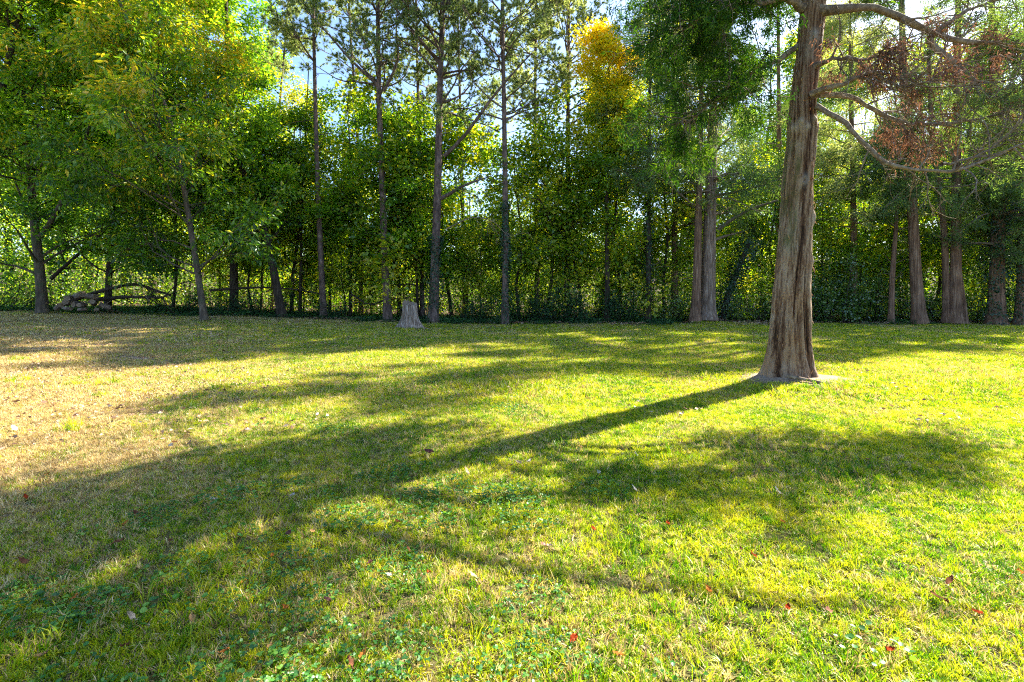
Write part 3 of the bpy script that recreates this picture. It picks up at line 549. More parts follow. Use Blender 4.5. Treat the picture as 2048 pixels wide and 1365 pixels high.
# ---- understory trees: three kinds, copied
def proto_tree(h, r0, seed, leaf, bark, name, **kw):
    r = thing(name, (0, 0, 0), 'proto', 'tree'); rng = np.random.RandomState(seed)
    z = np.linspace(0, h, 6); pa = np.stack([np.cumsum(rng.randn(6))*.22*h/10, np.cumsum(rng.randn(6))*.22*h/10, z], 1); pa -= pa[0]*[1, 1, 0]
    broadleaf(r, pa, r0, bark, leaf, seed=seed+1, **kw); return r
U = [proto_tree(9.5, .075, 101, M_under, B_dark, 'understory_tree', n1=24, t0=.10, L1=2.6, n2=6, n3=4, nl=15, tint=.58),
     proto_tree(7.5, .055, 103, M_under, B_dark, 'understory_tree', n1=20, t0=.08, L1=2.2, n2=6, n3=4, nl=15, tint=.6, leafL=.15, leafW=.10),
     proto_tree(15.5, .13, 105, M_under, B_dark, 'woodland_tree', n1=36, t0=.16, L1=3.2, n2=6, n3=5, nl=18, tint=.54, hi=.2),
     proto_tree(16.5, .15, 107, M_maple, B_dark, 'woodland_tree', n1=38, t0=.2, L1=3.4, n2=6, n3=6, nl=18, tint=.62, hi=.2)]
first = [True]*4
# (column in photo, distance, kind, size)
US = [(-70, 28, 3, 1), (20, 30, 2, 1), (130, 29, 3, 1), (170, 34, 2, 1.05), (250, 33, 3, .95), (310, 31, 2, 1), (345, 28, 0, 1.1), (395, 36, 3, 1), (440, 31, 0, 1.1),
      (505, 28.5, 0, 1.0), (522, 31, 0, .9), (545, 36, 1, 1), (583, 28, 0, 1.05), (600, 33, 2, .7), (605, 29, 1, .9), (660, 30, 0, 1.15), (690, 27.5, 0, .95), (712, 32, 1, 1.2), (745, 29, 0, 1.0), (800, 28, 0, 1.15),
      (822, 34, 2, .62), (838, 27.8, 1, 1.1), (905, 28.5, 0, 1.2), (935, 31, 1, 1.25), (962, 27.5, 1, 1), (985, 35, 2, .62), (1040, 28, 0, 1.1), (1075, 32, 2, .72), (1090, 28, 0, 1.2), (1120, 30, 1, 1.3),
      (1160, 27.8, 0, 1.15), (1200, 33, 2, .75), (1235, 28, 0, 1.2), (1265, 30, 1, 1.3), (1330, 28.5, 0, 1.2), (1350, 33, 2, .85), (1470, 31, 0, 1.1), (1500, 35, 3, .75), (1540, 29, 0, 1.1), (1600, 33, 2, .8), (1640, 29, 0, .95),
      (1680, 34, 2, .85), (1715, 29.5, 1, 1.1), (1750, 32, 0, 1.1), (1800, 30, 1, 1.2), (1860, 30, 0, 1.1), (1880, 36, 2, .85), (1955, 29, 0, 1.1), (2010, 32, 2, .8), (2080, 30, 0, 1.2), (2110, 34, 3, .9)]
LM = [(-200, 'the left edge of the picture'), (86, 'the forked maple'), (410, 'the leaning hickory'), (648, 'the leftmost pine'), (820, 'the stump'), (1010, 'the ivy-footed pine'), (1296, 'the ivy-wrapped dark trunk'), (1413, 'the cedar pair'), (1580, 'the big cedar trunk'), (1782, 'the short slim cedar'), (1910, 'the triple-stemmed cedar')]
ORD = ['first', 'second', 'third', 'fourth', 'fifth', 'sixth', 'seventh', 'eighth', 'ninth', 'tenth', 'eleventh', 'twelfth']
cnt = {}; rr_ = np.random.RandomState(77)
HV = np.random.RandomState(4).uniform(.62, 1.3, 80)
for ui, (px, D, kd, s) in enumerate(sorted(US)):
    s = s*(HV[ui] if 480 < px < 1330 else max(1, HV[ui]*.9))
    if kd > 1 and (px < 480 or px > 1330): s *= 1.35*(D+14)/D; D += 14
    lm = [n for x_, n in LM if x_ < px][-1]; big = 'tall leafy' if kd > 1 else 'thin dark-stemmed young'
    cnt[(lm, big)] = cnt.get((lm, big), 0)+1
    lab = f'{big} woodland tree, {ORD[cnt[(lm, big)]-1]} to the right of {lm}'
    g = gp(px, D); g[2] -= .08; sc = (s*rr_.uniform(.9, 1.15),)*2+(s,)
    if first[kd]:
        first[kd] = False; o = U[kd]; o.location = g; o.scale = sc; o['label'] = lab; o['group'] = 'trees inside the woods'
    else:
        o = copy_tree(U[kd], g, rr_.rand()*6.28, sc, lab, 'trees inside the woods'); o.rotation_euler = (rr_.uniform(-.09, .09), rr_.uniform(-.09, .09), o.rotation_euler[2])
# far-off wood that reads as one mass
f = Foliage(); W_ = Wood(); rf = np.random.RandomState(9)
nT = 150; a = rf.uniform(-1.15, 1.15, nT); Df = rf.uniform(40, 72, nT); x = a*Df; hh = 7.5+4*rf.rand(nT)+15*sstep(.40, .62, np.abs(a-.02)); z = gz(x, Df)
base = np.stack([x, Df, z], 1); P = paths(base, np.tile([0, 0, 1.], (nT, 1)), hh, 6, .05, .1, rf); W_.add(P, .12, .04, 5); W_.build('x', B_dark)
wob = bpy.data.objects['x']; wob.name = 'far_trunks'; tag(wob, 'dim distant trunks deep in the woods', kind='stuff')
par, t_, s_, d_ = children(P, 22, .12, 1., .8, 1.5, rng=rf); P1 = paths(s_, d_, rf.uniform(1.2, 3.4, len(s_)), 4, .15, 0, rf)
k = np.repeat(np.arange(len(P1)), 32); u = rf.rand(len(k))[:, None]*1; c = P1[k, 1]*(1-u)+P1[k, 3]*u+rf.randn(len(k), 3)*.42
f.leaves(c, rf.randn(len(k), 3)+[0, 0, -.4], unit(rf.randn(len(k), 3)*.6+[0, 0, 1]), rf.uniform(.17, .32, len(k)), rf.uniform(.12, .2, len(k)), .45+.2*rf.randn(len(k))+.2*(rf.rand(nT)[par][k]-.5))
o = f.build('far_woods', M_far); tag(o, 'sunlit yellow green foliage of the far woods', kind='stuff')
def mass(name, label, nU, d0, d1, hmin, hvar, mat, tint, L0, L1, dens=.42):
    f = Foliage(); a = rf.uniform(-1.15, 1.15, nU); Du = d0+(d1-d0)*rf.rand(nU)**1.3; x = a*Du; hh_ = hmin+hvar*vnoise(x+20, Du, .33)**1.5+(hvar*.6)*sstep(-.35, -.7, a); k = vnoise(x, Du*1.4, .75) > dens; x, Du, hh_ = x[k], Du[k], hh_[k]; n = len(x)
    c = np.stack([x, Du, gz(x, Du)+hh_*rf.rand(n)**1.1], 1); f.leaves(c, rf.randn(n, 3)+[0, 0, -.3], unit(rf.randn(n, 3)*.6+[0, 0, 1]), rf.uniform(L0, L1, n), rf.uniform(L0, L1, n)*.7, tint+.22*rf.randn(n)+.35*(vnoise(x, Du, .5)-.5))
    tag(f.build(name, mat), label, kind='stuff')
mass('undergrowth', 'leafy undergrowth and brush between the trunks', 110000, 26.3, 40, 1.7, 6.5, M_under, .42, .10, .19, .33)
mass('far_undergrowth', 'bright brush deep in the woods', 90000, 40, 74, 6.5, 9, M_far, .38, .22, .38, .16)

# ---- shrubs
def shrub(name, loc, h, wd, seed, mat, label, n=5, leafL=.09, leafW=.06, tint=.5, nl=22, grp='shrubs at the edge of the woods'):
    rng = np.random.RandomState(seed); r = thing(name, loc, label, 'shrub', grp); ns = 16; a = rng.rand(ns)*6.283
    s = np.stack([np.cos(a)*wd*.2, np.sin(a)*wd*.2, -.05+0*a], 1); d = np.stack([np.cos(a)*wd*.6, np.sin(a)*wd*.5, np.full(ns, h)*rng.uniform(.6, 1.1, ns)], 1)
    P1 = paths(s, unit(d), np.linalg.norm(d, axis=1)*rng.uniform(.6, 1, ns), 6, .13, 0, rng); W_ = Wood(); W_.add(P1, .022, .007, 5)
    p2, t2, s2, d2 = children(P1, 8, .15, 1, .5, 1.2, rng=rng); P2 = paths(s2, d2, rng.uniform(.25, .7, len(s2)), 4, .2, 0, rng); W_.add(P2, .008, .003, 3); W_.build('stems', B_dark, r)
    k = np.repeat(np.arange(len(P2)), nl); M = len(k); u = rng.rand(M)[:, None]; c = P2[k, 1]*(1-u)+P2[k, 3]*u+rng.randn(M, 3)*.13
    f = Foliage(); f.leaves(c, unit(rng.randn(M, 3)+[0, 0, -.2]), unit(rng.randn(M, 3)*.6+[0, 0, 1]), leafL*rng.uniform(.6, 1.3, M), leafW*rng.uniform(.6, 1.3, M), tint+.2*rng.randn(M)); f.build('foliage', mat, r); return r
S0 = shrub('shrub', gp(1110, 26.6), 2.2, 2.6, 201, M_cover, 'low dark green shrub right of the ivy-footed pine', tint=.45)
S1 = shrub('shrub', gp(1492, 27), 2.1, 2.6, 202, M_shrub, 'pale glossy shrub between the cedar pair and the big trunk', tint=.6)
S2 = shrub('shrub', gp(1668, 26.2), 3.0, 2.6, 203, M_shrub, 'broad-leaved glossy shrub just right of the big trunk', tint=.5, leafL=.13, leafW=.09, nl=26)
S3 = shrub('shrub', gp(20, 25.6), 2.3, 2.6, 204, M_under, 'brownish thicket left of the forked maple', tint=.25, nl=12)
for src, px, D, s, lab in [
    (S0, 1050, 27, .8, 'small dark shrub at the foot of the ivy-footed pine'), (S0, 1180, 26.4, 1.0, 'dark bushy shrub below the golden maple'), (S0, 1250, 26.8, .95, 'dark shrub left of the ivy-wrapped dark trunk'),
    (S1, 1335, 27, .9, 'speckled light shrub between the ivy-wrapped trunk and the cedar pair'), (S1, 1545, 26.6, .85, 'pale shrub partly hidden by the big trunk on its left'),
    (S2, 1725, 26.8, .95, 'broad-leaved shrub left of the short slim cedar'), (S2, 1610, 28, 1.1, 'broad-leaved shrub behind the big trunk'), (S1, 1810, 27.4, 1.0, 'pale shrub between the short slim cedar and the flared cedar'),
    (S1, 1868, 27.2, .9, 'pale shrub left of the triple-stemmed cedar'), (S1, 1955, 27, 1.0, 'pale shrub right of the triple-stemmed cedar'), (S0, 350, 26, .75, 'low green shrub left of the leaning hickory'),
    (S0, 455, 25.8, .65, 'low green shrub right of the leaning hickory'), (S0, 530, 26.3, .7, 'low green shrub between the hickory and the leftmost pine'), (S0, 660, 26.3, .6, 'low shrub at the foot of the leftmost pine'),
    (S3, -40, 26, 1.1, 'brownish thicket cut by the left edge'), (S3, 130, 27.5, .9, 'brownish thicket behind the log pile'), (S0, 950, 26.6, .8, 'low shrub between the thick grey pine and the ivy-footed pine')]:
    copy_tree(src, gp(px, D), rr_.rand()*6, (s, s, s), lab)

# ------------------------------------------------------------------ the big cedar
D0 = 8.66
rt = thing('big_cedar_tree', (TRX, TRY, float(gz(TRX, TRY))), 'big cedar with fluted stringy bark standing on the lawn', 'tree')
RO = np.array(rt.location)
rows = [(790, 1577, 64), (768, 1578, 58), (752, 1578, 52), (738, 1578, 47), (720, 1578.5, 44), (680, 1579, 40), (600, 1582, 36.5), (500, 1587, 33), (440, 1590, 31), (366, 1594, 29), (275, 1602, 28),
        (250, 1603, 29.5), (200, 1606, 25.5), (100, 1618, 24.5), (0, 1627, 25), (-120, 1632, 23), (-300, 1632, 19), (-520, 1622, 11), (-720, 1612, 4)]
NZ, NA = 430, 124
py = np.linspace(790, -720, NZ); rw_ = np.array(rows[::-1]); cx_ = np.interp(py, rw_[:, 0], rw_[:, 1]); hw = np.interp(py, rw_[:, 0], rw_[:, 2])*.94
kk = np.ones(9)/9; cx_ = np.convolve(np.pad(cx_, 4, 'edge'), kk, 'valid'); hw = np.convolve(np.pad(hw, 4, 'edge'), kk, 'valid')
Z = CAMZ+(HOR-py)/F*D0; CX = (cx_-1024)/F*D0; RR = hw/F*D0
th = np.arange(NA)*2*math.pi/NA; TH, ZG = np.meshgrid(th, Z)
def ang_noise(TH, ZG, fa, fz, seed):       # periodic around the stem, stretched along it
    x = TH/(2*math.pi)*fa; z = ZG*fz+seed*7.1; xi = np.floor(x).astype(int); zi = np.floor(z).astype(int); fx = x-xi; fz_ = z-zi; fx = fx*fx*(3-2*fx); fz_ = fz_*fz_*(3-2*fz_)
    g = lambda i, j: _pr[(i % fa)*5 % 64, (j+seed*3) % 64]
    return (g(xi, zi)*(1-fx)+g(xi+1, zi)*fx)*(1-fz_)+(g(xi, zi+1)*(1-fx)+g(xi+1, zi+1)*fx)*fz_
tw = TH+.18*np.sin(ZG*1.3)+.12*(ang_noise(TH, ZG, 5, 1.2, 2)-.5)
flute = ang_noise(tw, ZG, 9, .35, 1)-.5; rid = ang_noise(tw, ZG, 26, .8, 3); rid = 1-np.abs(2*rid-1); fine = ang_noise(tw+.04*ang_noise(TH, ZG, 12, 6, 8), ZG, 62, 2.2, 4)-.5; fin2 = ang_noise(tw, ZG, 50, 9, 6)-.5
low = np.exp(-np.maximum(ZG-.1, 0)/.5)
root = np.maximum(0, np.cos(tw*5+.6))**1.5*.22*np.exp(-np.maximum(ZG-.05, 0)/.28)
disp = 1+.13*flute*(1+1.2*low)+root-.12*(1-rid)*(.7+.6*low)+.09*fine+.055*fin2
crack = np.exp(-((tw-4.62-.04*np.sin(ZG*3))/.045)**2)*sstep(2.9, 2.4, ZG)*sstep(.3, .9, ZG); disp -= .10*crack
crack2 = np.exp(-((tw-5.15-.05*np.sin(ZG*2+1))/.04)**2)*sstep(2.5, 2.0, ZG)*sstep(.2, .6, ZG); disp -= .08*crack2
# burls: angle (3pi/2 faces the camera), height, size, amount
kno = np.zeros_like(disp); hol = np.zeros_like(disp)
for ac, zc, sa, sz_, am in ((4.72, wp(0, 366, D0)[2], .26, .10, .13), (5.9, wp(0, 437, D0)[2], .35, .13, .22), (6.0, wp(0, 395, D0)[2], .3, .07, .10), (5.9, wp(0, 262, D0)[2], .5, .10, .15), (3.75, wp(0, 262, D0)[2], .4, .08, .15), (4.15, wp(0, 250, D0)[2], .22, .06, .16), (4.62, wp(0, 262, D0)[2], .25, .07, .13), (5.15, wp(0, 246, D0)[2], .25, .05, .14),
                            (4.55, wp(0, 83, D0)[2], .3, .12, .20), (5.9, wp(0, 300, D0)[2], .35, .15, .10), (5.8, wp(0, 525, D0)[2], .2, .06, .12)):
    da = (TH-ac+math.pi) % (2*math.pi)-math.pi; e = (da/sa)**2+((ZG-zc)/sz_)**2; disp += am*np.exp(-e); kno += np.exp(-e*1.2)
    if ac == 4.72: disp -= .16*np.exp(-e*9); hol += np.exp(-e*7); disp += .05*np.exp(-(np.sqrt(e)-.62)**2*22)
Rg = RR[:, None]*disp
V = np.stack([CX[:, None]+Rg*np.cos(TH), TRY+Rg*np.sin(TH), ZG], -1)-RO
i0 = (np.arange(NZ-1)[:, None]*NA); s_ = np.arange(NA); A_ = i0+s_; B_ = i0+(s_+1) % NA; TQ = np.stack([A_, B_, B_+NA, A_+NA], -1).reshape(-1, 4)
def bigbark():
    m, t = newmat('big_cedar_bark'); l = t.links.new
    tc = N(t, 'ShaderNodeTexCoord'); at = N(t, 'ShaderNodeAttribute', attribute_name='ridge'); kn = N(t, 'ShaderNodeAttribute', attribute_name='knot'); ho = N(t, 'ShaderNodeAttribute', attribute_name='hollow'); mo = N(t, 'ShaderNodeAttribute', attribute_name='moss')
    mp = N(t, 'ShaderNodeMapping'); mp.inputs['Scale'].default_value = (38, 38, 3.2); l(tc.outputs['Object'], mp.inputs[0])
    n1 = N(t, 'ShaderNodeTexNoise', i_Scale=1.0, i_Detail=9.0, i_Roughness=.78, i_Distortion=.5); l(mp.outputs[0], n1.inputs[0])
    n2 = N(t, 'ShaderNodeTexNoise', i_Scale=2.2, i_Detail=4.0); l(tc.outputs['Object'], n2.inputs[0])
    ad = N(t, 'ShaderNodeMath', operation='MULTIPLY_ADD'); l(at.outputs['Fac'], ad.inputs[0]); ad.inputs[1].default_value = .45; ad.inputs[2].default_value = -.20
    a2 = N(t, 'ShaderNodeMath', operation='ADD'); l(ad.outputs[0], a2.inputs[0]); mq = N(t, 'ShaderNodeMapping'); mq.inputs['Scale'].default_value = (75, 75, 14); l(tc.outputs['Object'], mq.inputs[0]); n5 = N(t, 'ShaderNodeTexNoise', i_Scale=1.0, i_Detail=5.0, i_Roughness=.7); l(mq.outputs[0], n5.inputs[0])
    a5 = N(t, 'ShaderNodeMath', operation='MULTIPLY_ADD'); l(n5.outputs[0], a5.inputs[0]); a5.inputs[1].default_value = .45; a5.inputs[2].default_value = -.225
    a6 = N(t, 'ShaderNodeMath', operation='ADD'); l(a5.outputs[0], a6.inputs[0]); l(n1.outputs[0], a6.inputs[1]); l(a6.outputs[0], a2.inputs[1])
    r = ramp(t, [(.37, (.014, .007, .004)), (.47, (.055, .028, .016)), (.58, (.125, .074, .047)), (.75, (.28, .21, .155))]); l(a2.outputs[0], r.inputs[0])
    r2 = ramp(t, [(.35, (.95, .78, .62)), (.65, (1.1, 1.12, 1.14))]); l(n2.outputs[0], r2.inputs[0])
    mx = N(t, 'ShaderNodeMix', data_type='RGBA', blend_type='MULTIPLY'); mx.inputs['Factor'].default_value = 1; l(r.outputs[0], mx.inputs['A']); l(r2.outputs[0], mx.inputs['B']); c = mx.outputs['Result']
    for src, col in ((kn, (.42, .37, .32)), (ho, (.13, .065, .035)), (mo, (.055, .075, .02))):
        x = N(t, 'ShaderNodeMix', data_type='RGBA'); f_ = N(t, 'ShaderNodeMath', operation='MULTIPLY', use_clamp=True); l(src.outputs['Fac'], f_.inputs[0]); f_.inputs[1].default_value = .6 if src is kn else .9
        l(f_.outputs[0], x.inputs['Factor']); l(c, x.inputs['A']); x.inputs['B'].default_value = (*col, 1); c = x.outputs['Result']
    b = N(t, 'ShaderNodeBsdfPrincipled'); b.inputs['Roughness'].default_value = .88; b.inputs['Specular IOR Level'].default_value = .2; l(c, b.inputs['Base Color'])
    bp = N(t, 'ShaderNodeBump'); bp.inputs['Strength'].default_value = .9; bp.inputs['Distance'].default_value = .015; l(n1.outputs[0], bp.inputs['Height']); l(bp.outputs[0], b.inputs['Normal'])
    o = N(t, 'ShaderNodeOutputMaterial'); l(b.outputs[0], o.inputs[0]); return m
M_big = bigbark()
moss = np.clip(sstep(.5, .9, np.cos(TH-3.6))*sstep(1.9, 2.8, ZG)*sstep(4.8, 3.4, ZG)*ang_noise(TH, ZG, 40, 9, 9)*ang_noise(TH, ZG, 12, 3, 9)*1.6, 0, 1)
tk = obj('trunk', mesh_np('trunk', V, TQ, M_big, smooth=True, attrs=dict(ridge=np.clip(rid*.7+.6*(fine+.5)-.5*(crack+crack2), 0, 1.3), knot=np.clip(kno, 0, 1), hollow=np.clip(hol, 0, 1), moss=moss)), rt)
# peeling bark strips
rb_ = np.random.RandomState(31); f = Foliage(); n = 260; iz = rb_.randint(7, 260, n); ia = rb_.randint(52, 124, n); c = V[iz, ia]; out = np.stack([np.cos(th[ia]), np.sin(th[ia]), 0*th[ia]], 1)
f.leaves(c-out*.01, unit(np.array([0, 0, -1.])*rb_.choice([-1, 1], n)[:, None]+out*rb_.uniform(.1, .6, n)[:, None]+rb_.randn(n, 3)*.12), out, rb_.uniform(.04, .15, n), rb_.uniform(.006, .018, n), .3+.5*rb_.rand(n)); tag(f.build('peeling_bark', M_litter, rt), kind='stuff')
# surface root and limbs
W_ = Wood(); W_.add(resample(np.array([(TRX-.3, TRY-.42, .17), (TRX-.05, TRY-.62, .13), (TRX+.12, TRY-.72, .11), (TRX+.3, TRY-.75, .04)])-RO, 10)[None], .035, .012, 8); W_.build('surface_root', B_twig, rt)
LIMBS = []
def limb(pts, r0, r1, name='limb'):
    P = resample(np.array([wp(*q) for q in pts])-RO, 22); rg_ = np.random.RandomState(len(LIMBS)+40); P[1:] += np.cumsum(rg_.randn(21, 3)*.017, 0)
    W_ = Wood(); k = np.linspace(0, 1, 22); Rd = (r0*(1-k)+r1*k)*(1+.12*np.sin(k*23+r0*99))*(1+.5*np.exp(-k*18)); W_.addr(P[None], Rd[None], 12); W_.build(name, B_twig, rt); LIMBS.append(P); return P
LB = dict(
 a=limb([(1628, 22, 8.6), (1690, 18, 8.3), (1745, 14, 8.2), (1800, 40, 8.3), (1855, 78, 8.4), (1905, 95, 8.5), (1985, 102, 8.7), (2080, 98, 8.9)], .068, .025),
 b=limb([(1626, 135, 8.5), (1665, 112, 8.3), (1700, 103, 8.1), (1758, 97, 7.9), (1800, 105, 7.8)], .042, .010),
 c=limb([(1618, 192, 8.4), (1650, 175, 8.2), (1700, 158, 8.0), (1750, 146, 7.8), (1800, 168, 7.6), (1870, 150, 7.5)], .045, .010),
 d=limb([(1622, 190, 8.5), (1680, 188, 8.2), (1715, 198, 8.1), (1760, 222, 8.0), (1840, 250, 7.9), (1930, 246, 7.8), (2060, 226, 7.7)], .045, .016),
 e=limb([(1630, 212, 8.4), (1675, 232, 8.1), (1710, 262, 7.9), (1760, 312, 7.7), (1820, 330, 7.6), (1890, 334, 7.5), (1950, 318, 7.4), (2060, 270, 7.3)], .042, .014),
 f=limb([(1880, 330, 7.5), (1960, 300, 7.6), (2060, 236, 7.8)], .02, .008),
 g=limb([(1855, 78, 8.4), (1900, 120, 8.2), (1950, 190, 8.1), (2060, 225, 8.3)], .045, .02),
 h=limb([(1610, 20, 8.6), (1580, 2, 8.5), (1540, 10, 8.35), (1470, 20, 8.2), (1380, 60, 8.1)], .06, .02),
 i=limb([(1610, -40, 8.7), (1540, -60, 8.3), (1460, -50, 8.0), (1360, -20, 7.8)], .06, .02),
 j=limb([(1860, 76, 8.4), (1900, 40, 8.4), (1960, 10, 8.5), (2040, -20, 8.6)], .04, .015),
 k=limb([(1600, 90, 8.7), (1560, 120, 8.6), (1500, 140, 8.5), (1430, 185, 8.3), (1370, 235, 8.1)], .045, .015))
# side twigs, live sprays, dead sprays
def dress(keys, n2, L2, n3, L3, mat, nsp, name, tint=.5, t0=.25, droop=.25, up=0., W=.012, L=.07, spread=.035, seed=1, bare=False, wig='twigs'):
    rng = np.random.RandomState(seed); P = np.stack([LB[k] for k in keys]); W_ = Wood()
    p2, t2, s2, d2 = children(P, n2, t0, 1., .5, 1.3, .9, rng); P2 = paths(s2, d2, rng.uniform(.35, 1, len(s2))*L2, 7, .17, up, rng); W_.add(P2, .013, .004, 5)
    p3, t3, s3, d3 = children(P2, n3, .1, 1., .5, 1.2, .9, rng); P3 = paths(s3, d3, rng.uniform(.4, 1, len(s3))*L3, 4, .2, up, rng); W_.add(P3, .005, .002, 3)
    W_.build(wig, B_twig, rt)
    if bare: return
    p4, t4, s4, d4 = children(P3, 4, .1, 1, .4, 1.0, 1, rng); P4 = paths(s4, d4, rng.uniform(.08, .28, len(s4)), 3, .15, up*2, rng)
    f = Foliage(); cedar_foliage(f, P4, rng, n=nsp, L=L, W=W, tint=tint, droop=droop, spread=spread, var=.6); f.build(name, mat, rt)
dress('abcdefgk', 20, 1.2, 7, .4, None, 0, '', bare=True, seed=1)
dress('abcd', 8, .8, 6, .35, M_dead, 9, 'dead_foliage', .45, .30, .5, -.1, seed=2, W=.018)
dress('g', 7, .8, 6, .35, M_dead, 9, 'dead_foliage', .45, .15, .5, -.1, seed=3, W=.018)
dress('gjf', 11, .9, 7, .35, M_cedar, 12, 'crown', .62, .35, .1, 0, seed=4)
dress('ad', 8, .8, 6, .35, M_cedar, 13, 'crown', .6, .68, .1, 0, seed=5)
dress('hi', 20, 1.6, 9, .6, M_cedarg, 16, 'crown', .45, .15, .2, -.05, seed=6, W=.018, L=.09)
dress('k', 22, 1.4, 9, .55, M_cedarg, 16, 'crown', .45, .2, .2, -.03, seed=7, W=.018, L=.09)
# the crown above the picture (it throws the long shadows)
def upper():
    rng = np.random.RandomState(91); ax = V[:, :, :].mean(1); up = lambda h: ax[np.argmin(np.abs(ax[:, 2]-h))]
    P0 = resample(np.array([up(6.6), up(7.2), up(7.8), up(8.8)]), 20)[None]; n1 = 15
    par, t, s, d = children(P0, n1, 0, 1, 1.0, 1.5, rng=rng); d[:, 2] = np.abs(d[:, 2])*.3+.1
    l1 = 1.9*(1-.55*t)*rng.uniform(.5, 1.25, n1); P1 = paths(s, d, l1, 8, .12, .01, rng)
    E = []; Lf = np.array([-.6, .8, 0]); Sn = np.array([.8, .6, 0])
    for h, dr, ln in ((6.9, Lf*.95+Sn*.15, 4.2), (7.4, Lf-Sn*.45, 2.6), (6.7, -Lf-Sn*.1, 1.5), (7.0, -Lf*.9+Sn*.4, 1.9), (7.4, -Lf-Sn*.5, 2.0), (7.8, -Lf+Sn*.1, 1.7), (8.2, -Lf*.8-Sn*.3, 1.7)):
        E.append(paths(up(h)[None], (dr+[0, 0, .12])[None], np.array([ln]), 8, .07, 0, rng))
    P1 = np.concatenate([P1]+E); l1 = np.r_[l1, [3.4]*len(E)]; W_ = Wood(); W_.add(P1, .055, .014, 6)
    p2, t2, s2, d2 = children(P1, 9, .25, 1., .5, 1.1, .6, rng); P2 = paths(s2, d2, l1[p2]*.28, 5, .18, 0, rng); W_.add(P2, .012, .004, 4)
    p3, t3, s3, d3 = children(P2, 6, .2, 1., .4, 1.1, 1, rng); P3 = paths(s3, d3, rng.uniform(.2, .45, len(s3)), 3, .2, -.05, rng); W_.add(P3, .005, .002, 3); W_.build('branches', B_twig, rt)
    W_ = Wood(); W_.add(paths(np.stack([up(6.8), up(7.6)]), np.stack([-Lf+Sn*.45+[0, 0, .3], -Lf*.7-Sn+[0, 0, .2]]), np.array([3.8, 3.2]), 12, .10, 0, rng), .07, .02, 7); W_.build('limb', B_twig, rt)
    f = Foliage(); cedar_foliage(f, P3, rng, n=14, L=.13, W=.024, tint=.5, spread=.06); f.build('crown', M_cedarg, rt)
upper()

# ------------------------------------------------------------------ stump
sp = gpix(820, 657); st = thing('tree_stump', sp, 'weathered grey tree stump with splayed roots at the edge of the woods', 'stump')
NZ2, NA2 = 60, 96; hz = np.linspace(-.08, 1.12, NZ2); th2 = np.arange(NA2)*2*math.pi/NA2; T2, H2 = np.meshgrid(th2, hz)
st.scale = (.8, .8, 1); rad = .34+.10*np.exp(-np.maximum(H2, 0)/.5)+.30*np.maximum(0, np.cos(T2*2.0+.5*np.sin(T2)))**2*np.exp(-np.maximum(H2, 0)/.24)+.20*np.maximum(0, np.cos(T2*4+1.2))**2*np.exp(-np.maximum(H2, 0)/.4)
rad *= 1+.16*(ang_noise(T2, H2, 11, .8, 5)-.5)+.10*(ang_noise(T2, H2, 34, 2, 7)-.5)-.16*np.exp(-((T2-4.75)/.16)**2)*sstep(.9, .3, H2)
toph = 1.0+.10*np.cos(T2-2.2)+.10*(ang_noise(T2, H2*0, 24, 1, 2)-.5); H3 = np.minimum(H2, toph)*1.05
V2 = np.stack([rad*np.cos(T2)-.12*H3*0, rad*np.sin(T2), H3], -1).reshape(-1, 3); i0 = (np.arange(NZ2-1)[:, None]*NA2); s_ = np.arange(NA2); A_ = i0+s_; B_ = i0+(s_+1) % NA2
Q2 = np.stack([A_, B_, B_+NA2, A_+NA2], -1).reshape(-1, 4)
B_stump = barkmat('weathered_stump_wood', (.04, .02, .012), (.25, .185, .15), (.62, .56, .51), sxy=22, sz=1.4, bump=.8)
o = obj('body', mesh_np('body', V2, Q2, B_stump, smooth=True), st)
top = V2.reshape(NZ2, NA2, 3)[-1]; inner = top*[.82, .82, 1]-[0, 0, .05]; inn2 = top*[.4, .4, 1]-[0, 0, .12]; c = np.array([[0, 0, .93]])
VT = np.concatenate([top, inner, inn2, c]); s_ = np.arange(NA2); n_ = (s_+1) % NA2
QT = [np.concatenate([np.stack([s_, n_, n_+NA2, s_+NA2], 1), np.stack([s_, n_, n_+NA2, s_+NA2], 1)+NA2]), np.stack([s_+2*NA2, n_+2*NA2, np.full(NA2, 3*NA2)], 1)]
B_cut = barkmat('cut_wood', (.10, .065, .04), (.24, .18, .13), (.40, .33, .26), sxy=20, sz=20, bump=.3)
obj('cut_top', mesh_np('cut_top', VT, QT, B_cut), st)

# ------------------------------------------------------------------ log pile and brush
def log(px, py, L, r, az, tilt, label, seed):
    L *= .85; r *= .85
    D = 23.6; c = wp(px, py, D); c[1] += .3*(seed % 3-1)*.4; rng = np.random.RandomState(seed); S, K = 14, 7
    thl = np.arange(S)*6.283/S; ex = 1+.14*rng.randn(S)*.6; zz = np.linspace(-L/2, L/2, K)
    V = np.array([[(r*ex[j]*(1+.05*rng.randn()))*math.cos(thl[j]), (r*ex[j])*math.sin(thl[j])*.9, zz[k]+.02*rng.randn()*(k in (0, K-1))] for k in range(K) for j in range(S)]); s_ = np.arange(S)
    Q = np.concatenate([np.stack([k*S+s_, k*S+(s_+1) % S, (k+1)*S+(s_+1) % S, (k+1)*S+s_], 1) for k in range(K-1)])
    root = thing('log', c, label, 'log', 'cut logs in the pile by the forked maple'); root.rotation_euler = (math.radians(90-tilt), 0, math.radians(az))
    obj('bark', mesh_np('bark', V, Q, B_log, smooth=True), root)
    for e in (0, K-1):
        E = np.concatenate([V[e*S:(e+1)*S], V[e*S:(e+1)*S].mean(0)[None]]); f_ = np.stack([s_, (s_+1) % S, np.full(S, S)], 1); obj('cut_end', mesh_np('cut_end', E, f_, B_cut), root)
    return root
